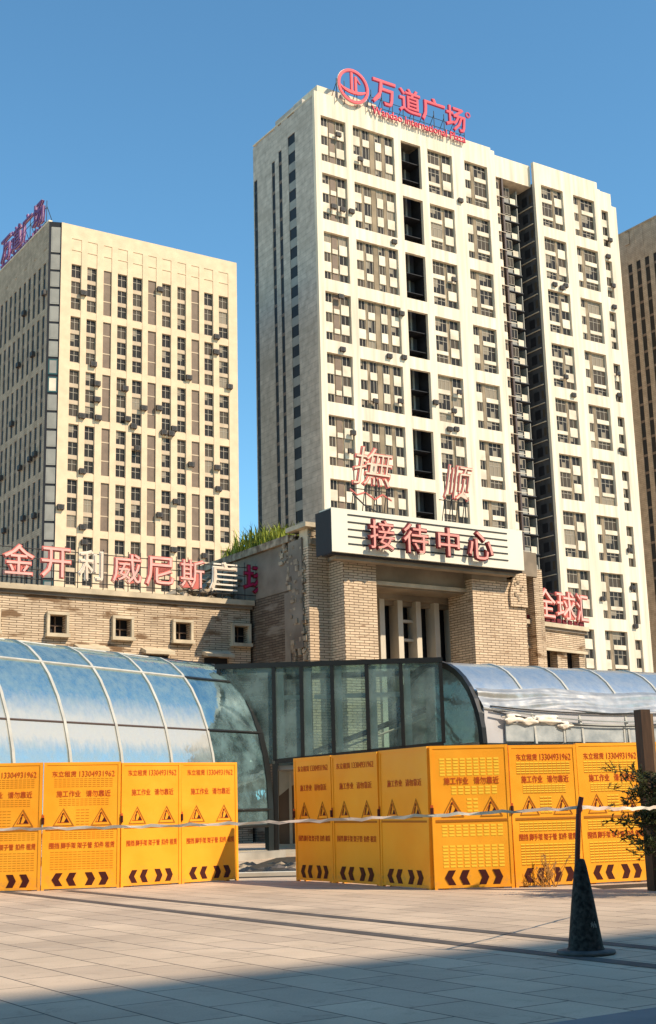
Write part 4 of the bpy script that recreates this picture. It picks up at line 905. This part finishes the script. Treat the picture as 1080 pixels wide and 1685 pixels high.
for cx_, cz_, rx, rz_ in ((.95, 3.34, .36, .10), (1.5, 3.30, .30, .08), (2.2, 3.33, .42, .10), (2.8, 3.2, .22, .08)):
    m_ = MB(); m_.lathe([(.001, -1)] + [(math.cos(R(a_)), math.sin(R(a_))) for a_ in range(-75, 90, 15)] + [(.001, 1)], 'whitish', 26)
    for i, p in enumerate(m_.v): q_ = Vector(p); f_ = 1 + .75 * nz2.noise(q_ * 1.4 + Vector((cx_ * 3, 0, 0))) + .35 * nz2.noise(q_ * 3.3); m_.v[i] = (cx_ + q_.x * rx * f_, -.03 + q_.y * .05 * f_, cz_ + q_.z * rz_ * f_)
    m_.build('torn_scrap', V2, True)
m_ = MB(); m_.box(0, 10.6, .25, .6, 0, 2.55, 'concrete'); m_.build('base_wall', V2)
# end gable glass
m_ = MB(); gpts = [(0, y, z) for y, z in p2[:10]] + [(0, 2.0, 2.75), (0, 0, 2.75)]
m_.add(gpts, [tuple(range(len(gpts)))], 'glass'); m_.build('gable_glass', V2)

# ------------------------------------------------------------------ behind the gap
K1 = thing('glazed_door', 'pale framed glass door standing under the gallery behind the gap', 'door', (-1.70, 36.0, 0), R(-2))
m_ = MB()
for x in (0, .44, .92): m_.box(x, x + (.15 if x == 0 else .08), 0, .12, .28, 2.62, 'pale_step')
m_.box(-.0, 1.0, -.02, .14, 2.62, 2.78, 'pale_step'); m_.box(0, 1.0, -.02, .14, .18, .277, 'pale_step'); m_.build('frame', K1)
m_ = MB(); m_.box(.15, .92, .05, .07, .28, 2.62, 'louvre'); m_.build('pane', K1)
m_ = MB(); m_.add([(.17, .03, 1.55), (.43, .03, 1.75), (.9, .03, 2.05), (.9, .03, 2.6), (.17, .03, 2.6), (.17, .045, 1.55), (.43, .045, 1.75), (.9, .045, 2.05), (.9, .045, 2.6), (.17, .045, 2.6)], [(4, 3, 2, 1, 0), (5, 6, 7, 8, 9), (0, 1, 6, 5), (1, 2, 7, 6), (2, 3, 8, 7), (3, 4, 9, 8), (4, 0, 5, 9)], 'pale_step'); m_.build('pale_panel', K1)  # pale panel over the upper pane, its lower edge slanting
o = MB().box(-4.6, -.2, 35.2, 37.5, 0, .16, 'pale_step').box(-4.6, -.2, 34.9, 35.19, 0, .08, 'pale_step').build('stone_step'); props(o, 'pale stone step in front of the glass door in the gap', 'step')
o = MB().box(-3.0, .2, 24.7, 25.05, 0, .07, 'pale_step').build('kerb_stone'); props(o, 'pale kerb stone lying across the gap between the panels', 'kerb')
m_ = MB(); rs = random.Random(2)
for i in range(70):
    x, y, s = rs.uniform(-2.1, .2), rs.uniform(25.6, 30.5), rs.uniform(.06, .22); m_.add([(x - s, y, 0), (x, y - s, 0), (x + s, y, 0), (x, y + s, 0), (x + .03, y, s * rs.uniform(.15, .5))], [(0, 1, 4), (1, 2, 4), (2, 3, 4), (3, 0, 4)], rs.choice(['debris_shade', 'debris_shade', 'strip', 'rough_stone']))  # debris colours darkened along with the shade in the gap
o = m_.build('debris'); props(o, 'dark low debris strewn over the ground in the gap between the panel rows', 'debris', kind='stuff')

# ------------------------------------------------------------------ hoarding panels
PH = 2.05
def slots(mb, x0, x1, z0, z1, rows, cols, k, hz=.012, gap=.25):
    for r_ in range(rows):
        z = z0 + (z1 - z0) * (r_ + .5) / rows
        for c_ in range(cols):
            a = x0 + (x1 - x0) * c_ / cols; b = x0 + (x1 - x0) * (c_ + 1) / cols; g_ = (b - a) * gap / 2
            mb.add([(a + g_, -.0275, z - hz), (b - g_, -.0275, z - hz), (b - g_, -.0275, z + hz), (a + g_, -.0275, z + hz)], [(0, 1, 2, 3)], k)
def tri(mb, cx_, z0, wd, h, y, k, inner=None):
    P = [(cx_ - wd / 2, z0), (cx_ + wd / 2, z0), (cx_, z0 + h)]
    cz = z0 + h / 3
    Qi = [(cx_ + (x - cx_) * inner, cz + (z - cz) * inner) for x, z in P]
    for i in range(3):
        j = (i + 1) % 3; mb.prism([P[i], P[j], Qi[j], Qi[i]], y, y + .003, k)
def warn(parent, cx_, wd):
    m_ = MB(); y = -.0305; z0, h = 1.02, .29
    tri(m_, cx_, z0, wd, h, y, 'seam', .86)
    tri(m_, cx_, z0 + .055, wd * .58, h * .6, y, 'redprint', .86)
    m_.prism([(cx_ + wd * .02, z0 + .06), (cx_ + wd * .25, z0 + .06), (cx_ + wd * .13, z0 + .13)], y - .002, y, 'maroon')
    m_.prism([(cx_ - wd * .16, z0 + .06), (cx_ - wd * .11, z0 + .06), (cx_ - wd * .03, z0 + .16), (cx_ - wd * .08, z0 + .17)], y - .002, y, 'maroon')
    m_.prism([(cx_ - wd * .06, z0 + .175), (cx_ - wd * .01, z0 + .175), (cx_ - wd * .01, z0 + .21), (cx_ - wd * .06, z0 + .21)], y - .002, y, 'maroon')
    m_.build('warning_triangle', parent)
def panel(p, q, label, texts=(1, 1, 1), slotmode=1, zh=PH):
    p = Vector((*p, 0)); q = Vector((*q, 0)); d = q - p; w_ = d.length - .012
    o = thing('hoarding_panel', label, 'barrier panel', p + d.normalized() * .006, math.atan2(d.y, d.x), 'construction hoarding panels')
    m_ = MB(); f = .045; o.rotation_euler = (R(rnd.uniform(-.7, .7)), R(rnd.uniform(-.25, .25)), o.rotation_euler.z); zh = zh + rnd.uniform(-.018, .018)
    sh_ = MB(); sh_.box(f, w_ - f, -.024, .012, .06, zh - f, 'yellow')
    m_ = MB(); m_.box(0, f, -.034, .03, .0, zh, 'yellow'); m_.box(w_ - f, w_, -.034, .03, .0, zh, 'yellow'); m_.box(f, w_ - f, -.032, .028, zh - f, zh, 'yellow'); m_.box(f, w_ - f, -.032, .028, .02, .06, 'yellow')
    m_.box(f, w_ - f, .013, .03, .95, .99, 'yellow'); m_.build('frame', o)
    m_ = MB(); m_.box(f, w_ - f, -.034, -.0245, .955, .985, 'seam'); m_.build('mid_rail', o)
    m_ = MB(); m_.box(-.02, .02, -.045, -.0345, 1.08, 1.2, 'redprint'); m_.bar((0, -.05, 1.05), (0, -.05, 1.16), .025, 'maroon', 6); m_.build('hinge_bolt', o)
    y = -.031; yd_ = .004
    def line(items, z0, z1):
        m_ = MB()
        for t, a, b in items: put_text(m_, t, a * w_, b * w_, z0, z1, y, yd_, 'redprint', offset=.005 if t[0] > '9' else 0., ref=0.)
        m_.build('lettering', o)
    if texts[0]: line((('东立租赁', .11, .42), ('13304931962', .46, .92)), 1.818, 1.912)
    if texts[1]: line((('施工作业', .17, .48), ('请勿靠近', .55, .87)), 1.49, 1.595)
    if texts[2]: line((('围挡', .09, .22), ('脚手架', .24, .43), ('架子管', .45, .64), ('扣件', .67, .79), ('租赁', .81, .93)), .66, .755)
    warn(o, .265 * w_, .29 * min(w_, 1.2)); warn(o, .755 * w_, .29 * min(w_, 1.2))
    for a, b in ((.27, .13), (.445, .315), (.555, .685), (.73, .86)):
        a *= w_; b *= w_; zc, h = .165, .104; t = .088 * w_ * (1 if b > a else -1); m_ = MB()
        m_.prism([(a, zc + h), (a + t, zc + h), (b, zc), (a + t, zc - h), (a, zc - h), (b - t, zc)][::(1 if t < 0 else -1)], y, y + .004, 'maroon'); m_.build('chevron', o)
    if slotmode == 1:      # fine slits
        slots(sh_, .13 * w_, .9 * w_, 1.64, 1.80, 5, 14, 'slot_dark', .004, .2); slots(sh_, .2 * w_, .85 * w_, 1.34, 1.47, 4, 12, 'slot_dark', .004, .2); slots(sh_, .42 * w_, .6 * w_, 1.02, 1.3, 6, 3, 'slot_dark', .004, .2)
        slots(sh_, .1 * w_, .92 * w_, .80, .93, 4, 14, 'slot_dark', .004, .2); slots(sh_, .1 * w_, .92 * w_, .31, .62, 8, 14, 'slot_dark', .004, .2)
    elif slotmode == 2:    # wide bright slots
        slots(sh_, .11 * w_, .89 * w_, 1.61, 1.88, 6, 9, 'slot_lit', .015); slots(sh_, .25 * w_, .85 * w_, 1.34, 1.47, 3, 7, 'slot_lit', .015); slots(sh_, .44 * w_, .6 * w_, 1.08, 1.3, 4, 2, 'slot_lit', .015)
        slots(sh_, .11 * w_, .9 * w_, .74, .92, 4, 9, 'slot_lit', .015); slots(sh_, .11 * w_, .9 * w_, .30, .63, 7, 9, 'slot_lit', .015)
    elif slotmode == 3:    # bright slits with dark edges
        for z0, z1, a, b, r_ in ((1.62, 1.80, .1, .9, 5), (1.34, 1.47, .18, .82, 4), (1.04, 1.3, .42, .6, 6), (.79, .93, .1, .92, 4), (.31, .62, .1, .92, 8)):
            slots(sh_, a * w_, b * w_, z0, z1, r_, 12 if b - a > .3 else 3, 'slot_lit', .008, .1); slots(sh_, a * w_, b * w_, z0 - .018, z1 - .018, r_, 12 if b - a > .3 else 3, 'slot_dark', .004, .1)
    sh_.build('sheet', o)
    m_ = MB()
    for x in (.18, w_ - .18): m_.bar((x, .03, 1.3), (x, .75, .03), .02, 'yellow', 6); m_.box(x - .03, x + .03, .03, .8, .0, .03, 'yellow')
    m_.build('rear_strut', o)
    return o
Lp = [(-7.35, 21.75), (-6.1, 21.85), (-4.86, 21.97), (-3.62, 22.3), (-2.68, 22.93), (-1.75, 23.62)]
for i, lb in enumerate(('yellow hoarding panel at the far left, cut by the edge of the view', 'yellow hoarding panel cut by the left edge of the photo', 'wide yellow hoarding panel with clear lettering in the left row', 'yellow hoarding panel second from the gap in the left row', 'yellow hoarding panel at the gap with a shaded lower corner')):
    panel(Lp[i], Lp[i + 1], lb, (1, 1, 1), 1 if i < 3 else 0)
Op = [(-.68, 22.95), (-.03, 22.0), (.70, 20.80), (1.38, 19.55)]
for i, (lb, tx) in enumerate((('shaded orange hoarding panel beside the gap', (1, 1, 1)), ('shaded orange hoarding panel in the middle of its run', (1, 1, 1)), ('shaded orange hoarding panel at the corner without top lettering', (0, 1, 0)))):
    panel(Op[i], Op[i + 1], lb, tx, 0)
Rp = [(1.40, 19.52), (2.58, 19.60), (3.64, 19.87), (4.72, 20.25), (5.8, 20.6)]
for i, (lb, tx, sm) in enumerate((('sunlit yellow hoarding panel at the corner with broad slots', (0, 1, 0), 2), ('sunlit yellow hoarding panel behind the black cone', (1, 1, 1), 3), ('sunlit yellow hoarding panel behind the shrub and the post', (1, 1, 1), 3), ('yellow hoarding panel hidden behind the dark post', (1, 1, 1), 3))):
    panel(Rp[i], Rp[i + 1], lb, tx, sm)

# ------------------------------------------------------------------ cone, tape, post, shrub, board
CN = thing('traffic_cone', 'black traffic cone with a dark red pole stuck in its top', 'cone', (1.99, 10.98, 0))
m_ = MB(); m_.lathe([(.001, .0), (.225, .0), (.238, .012), (.232, .028), (.16, .036), (.001, .036)], 'cone_base', 40); m_.build('base', CN, True)
m_ = MB(); m_.lathe([(.150, .037), (.140, .06), (.118, .22), (.094, .40), (.070, .56), (.050, .68), (.036, .735), (.022, .742), (.001, .742)], 'cone', 32); m_.build('body', CN, True)
m_ = MB(); m_.bar((-.035, 0, .60), (.012, 0, 1.10), .022, 'pole', 8); m_.bar((.012, 0, 1.10), (.045, .0, 1.235), .021, 'pole', 8); m_.build('pole', CN)
m_ = MB()
for i in range(7):
    a0, a1 = R(-74 + 4 * i), R(-71 + 4 * i); r0 = .1195; zz = .215 + .012 * math.sin(i * 2); m_.add([(r0 * math.cos(a0), r0 * math.sin(a0), zz), (r0 * math.cos(a1), r0 * math.sin(a1), zz), ((r0 - .0035) * math.cos(a1), (r0 - .0035) * math.sin(a1), zz + .03), ((r0 - .0035) * math.cos(a0), (r0 - .0035) * math.sin(a0), zz + .03)], [(0, 1, 2, 3)], 'scuff')
m_.build('scuff', CN)
def tape(name, pts, wd, label):
    m_ = MB(); vs = []
    for i, p in enumerate(pts):
        tw = .5 * math.sin(i * .8) + .4 * math.sin(i * 2.3); p = Vector(p) + Vector((0, 0, .006 * math.sin(i * 1.7) + .004 * math.sin(i * 3.1))); a = Vector((0, .35 * wd * math.sin(tw), .5 * wd * math.cos(tw)))
        vs += [Vector(p) - a, Vector(p) + a, Vector(p) + a + Vector((0, .003, 0)), Vector(p) - a + Vector((0, .003, 0))]
    n = len(pts); m_.add(vs, [(4 * i + j, 4 * i + (j + 1) % 4, 4 * i + 4 + (j + 1) % 4, 4 * i + 4 + j) for i in range(n - 1) for j in range(4)], 'tape')
    o = m_.build(name); props(o, label, 'tape'); return o
def span(a, b, sag, n=28): return [Vector(a).lerp(Vector(b), i / n) - Vector((0, 0, sag * (1 - (2 * i / n - 1) ** 2))) for i in range(n + 1)]
tape('barrier_tape', span((-3.4, 12.6, 1.085), (2.03, 10.97, 1.15), .03, 60), .027, 'pale barrier tape stretched from the black cone across the gap to the left')
tape('barrier_tape', span((2.035, 10.97, 1.15), (4.0, 14.6, 1.155), .03), .032, 'pale barrier tape stretched from the black cone past the shrub to the right')
m_ = MB()
for i in range(5): m_.bar((2.0 + .01 * i, 10.93, 1.13 + .012 * i), (2.06, 10.95, 1.15 + .01 * i), .008, 'redprint', 5)
o = m_.build('tape_knot', CN)
PO = thing('timber_post', 'dark square timber post standing in front of the last panels', 'post', (4.29, 18.2, 0), R(24))
m_ = MB(); m_.box(-.075, .085, -.08, .08, 0, 2.42, 'wood'); m_.build('post', PO)
m_ = MB(); m_.box(.087, .135, -.07, .07, .9, 2.36, 'wood2'); m_.build('cleat', PO)
BD = thing('notice_board', 'black framed board with a yellow heading cut by the right edge', 'board', (4.42, 17.6, 0), R(8))
m_ = MB(); m_.box(0, .05, -.05, .05, 0, 1.75, 'black_frame'); m_.box(1.1, 1.15, -.05, .05, 0, 1.75, 'black_frame')
for i in range(6):
    a0, a1 = math.pi - .5 * math.pi * i / 6, math.pi - .5 * math.pi * (i + 1) / 6; m_.bar((.20 + .175 * math.cos(a0), 0, 1.75 + .25 * math.sin(a0)), (.20 + .175 * math.cos(a1), 0, 1.75 + .25 * math.sin(a1)), .03, 'black_frame', 6)
m_.bar((.2, 0, 2.0), (1.12, 0, 2.0), .03, 'black_frame', 6); m_.box(.05, 1.1, -.03, .03, .1, 1.0, 'black_frame'); m_.build('frame', BD)
m_ = MB(); m_.box(.09, 1.1, -.02, .02, 1.66, 1.96, 'yellow'); m_.build('heading', BD)
m_ = MB(); m_.box(.05, 1.1, -.02, .02, 1.0, 1.66, 'pale_step'); m_.build('face', BD)
# conifer shrub
SH = thing('shrub', 'ragged dark conifer shrub in front of the timber post at the right edge', 'shrub', (4.12, 17.15, 0))
rs = random.Random(21)
m_ = MB(); m_.bar((0, 0, 0), (.03, 0, .8), .045, 'trunk', 7, .035); m_.bar((.03, 0, .8), (-.02, .03, 1.55), .035, 'trunk', 7, .012)
lf_ = MB(); ends = []
for i in range(84):
    z = rs.uniform(.45, 1.5); a = rs.uniform(0, 6.283); L = rs.uniform(.2, .66) * (1.05 - .3 * abs(z - 1.0))
    b0 = Vector((.02, .0, z)); b1 = b0 + Vector((math.cos(a) * L, math.sin(a) * L, rs.uniform(-.08, .24)))
    m_.bar(b0, b1, .010, 'trunk', 5, .003)
    for j in range(11):
        t = rs.uniform(.25, 1.08); p = b0.lerp(b1, t); d = Vector((rs.gauss(0, 1), rs.gauss(0, 1), rs.gauss(0, .8) + .2)).normalized(); l = rs.uniform(.05, .13)
        m_.bar(p, p + d * l, .004, 'trunk', 4, .002)
        for q_ in range(12):
            c_ = p + d * l * rs.uniform(.2, 1.1); e_ = Vector((rs.gauss(0, 1), rs.gauss(0, 1), rs.gauss(0, 1))).normalized(); f_ = (e_ + d * .9).normalized() * rs.uniform(.03, .055); s_ = f_.cross(e_).normalized() * rs.uniform(.006, .012) if f_.cross(e_).length > 1e-4 else Vector((.006, 0, 0))
            lf_.add([c_ - s_, c_ + s_, c_ + f_], [(0, 1, 2)], 'leaf' if rs.random() < .78 else 'leaf2')
for i in range(2600):
    z = rs.uniform(.2, 1.35); r_ = .24 * math.sqrt(rs.random()) + .03; a = rs.uniform(0, 6.283); c_ = Vector((.26 + r_ * math.cos(a), .1 + r_ * math.sin(a), z)); f_ = Vector((rs.gauss(0, 1), rs.gauss(0, 1), rs.gauss(0, 1))).normalized() * .06; s_ = Vector((rs.gauss(0, 1), rs.gauss(0, 1), rs.gauss(0, 1))).normalized() * .014
    lf_.add([c_ - s_, c_ + s_, c_ + f_], [(0, 1, 2)], 'leaf')
m_.build('branches', SH); lf_.build('foliage', SH)
m_ = MB(); rs = random.Random(4)
for i in range(16):
    a = rs.uniform(-1.2, 1.2); h = rs.uniform(.15, .5); x = rs.uniform(-.12, .12); b1 = Vector((x + a * .18, rs.uniform(-.05, .1), h)); m_.bar((x, 0, 0), b1, .008, 'dry', 4, .003)
    m_.bar(b1 * .6, b1 * .6 + Vector((.08 * a, 0, .1)), .005, 'dry', 4, .002)
    for _ in range(3): p = b1 * rs.uniform(.3, 1); m_.add([p, p + Vector((.05, 0, .02)), p + Vector((.03, .01, .05))], [(0, 1, 2)], 'dry')
o = m_.build('dry_weed', None, False, (3.05, 19.5, 0)); props(o, 'dry brown weed at the foot of the panel behind the cone', 'weed')
sheet('gap_shade', [(-2.3, 24.2), (.6, 24.4), (1.4, 34.2), (-1.5, 34.2)], .004, 'ground_shade')  # shade in the gap laid down as a dark sheet
sheet('post_shade', [(3.7, 18.75), (5.6, 19.4), (5.4, 20.0), (3.6, 19.5)], .004, 'ground_shade')  # shadow of post and shrub laid down as a dark sheet

# ------------------------------------------------------------------ the block behind the camera whose shadow lies on the plaza
OBH = 42.; ln = Vector((-.09, 10.78, 0)); k_ = OBH / math.tan(SUN_EL); bo = ln + Vector((SUN_H.x, SUN_H.y, 0)) * k_
OB = thing('office_block', 'plain ochre office block behind the viewer that shades the near plaza', 'building', (bo.x, bo.y, 0), YAW)
m_ = MB(); m_.box(-75, 60, -22, 0, 0, OBH, 'yellow_wall'); m_.build('wall', OB)
m_ = MB()
for k2 in range(11):
    m_.box(-74, 59, .002, .06, 3.2 + 3.5 * k2, 5.0 + 3.5 * k2, 'pane_dark')
m_.build('window_band', OB)
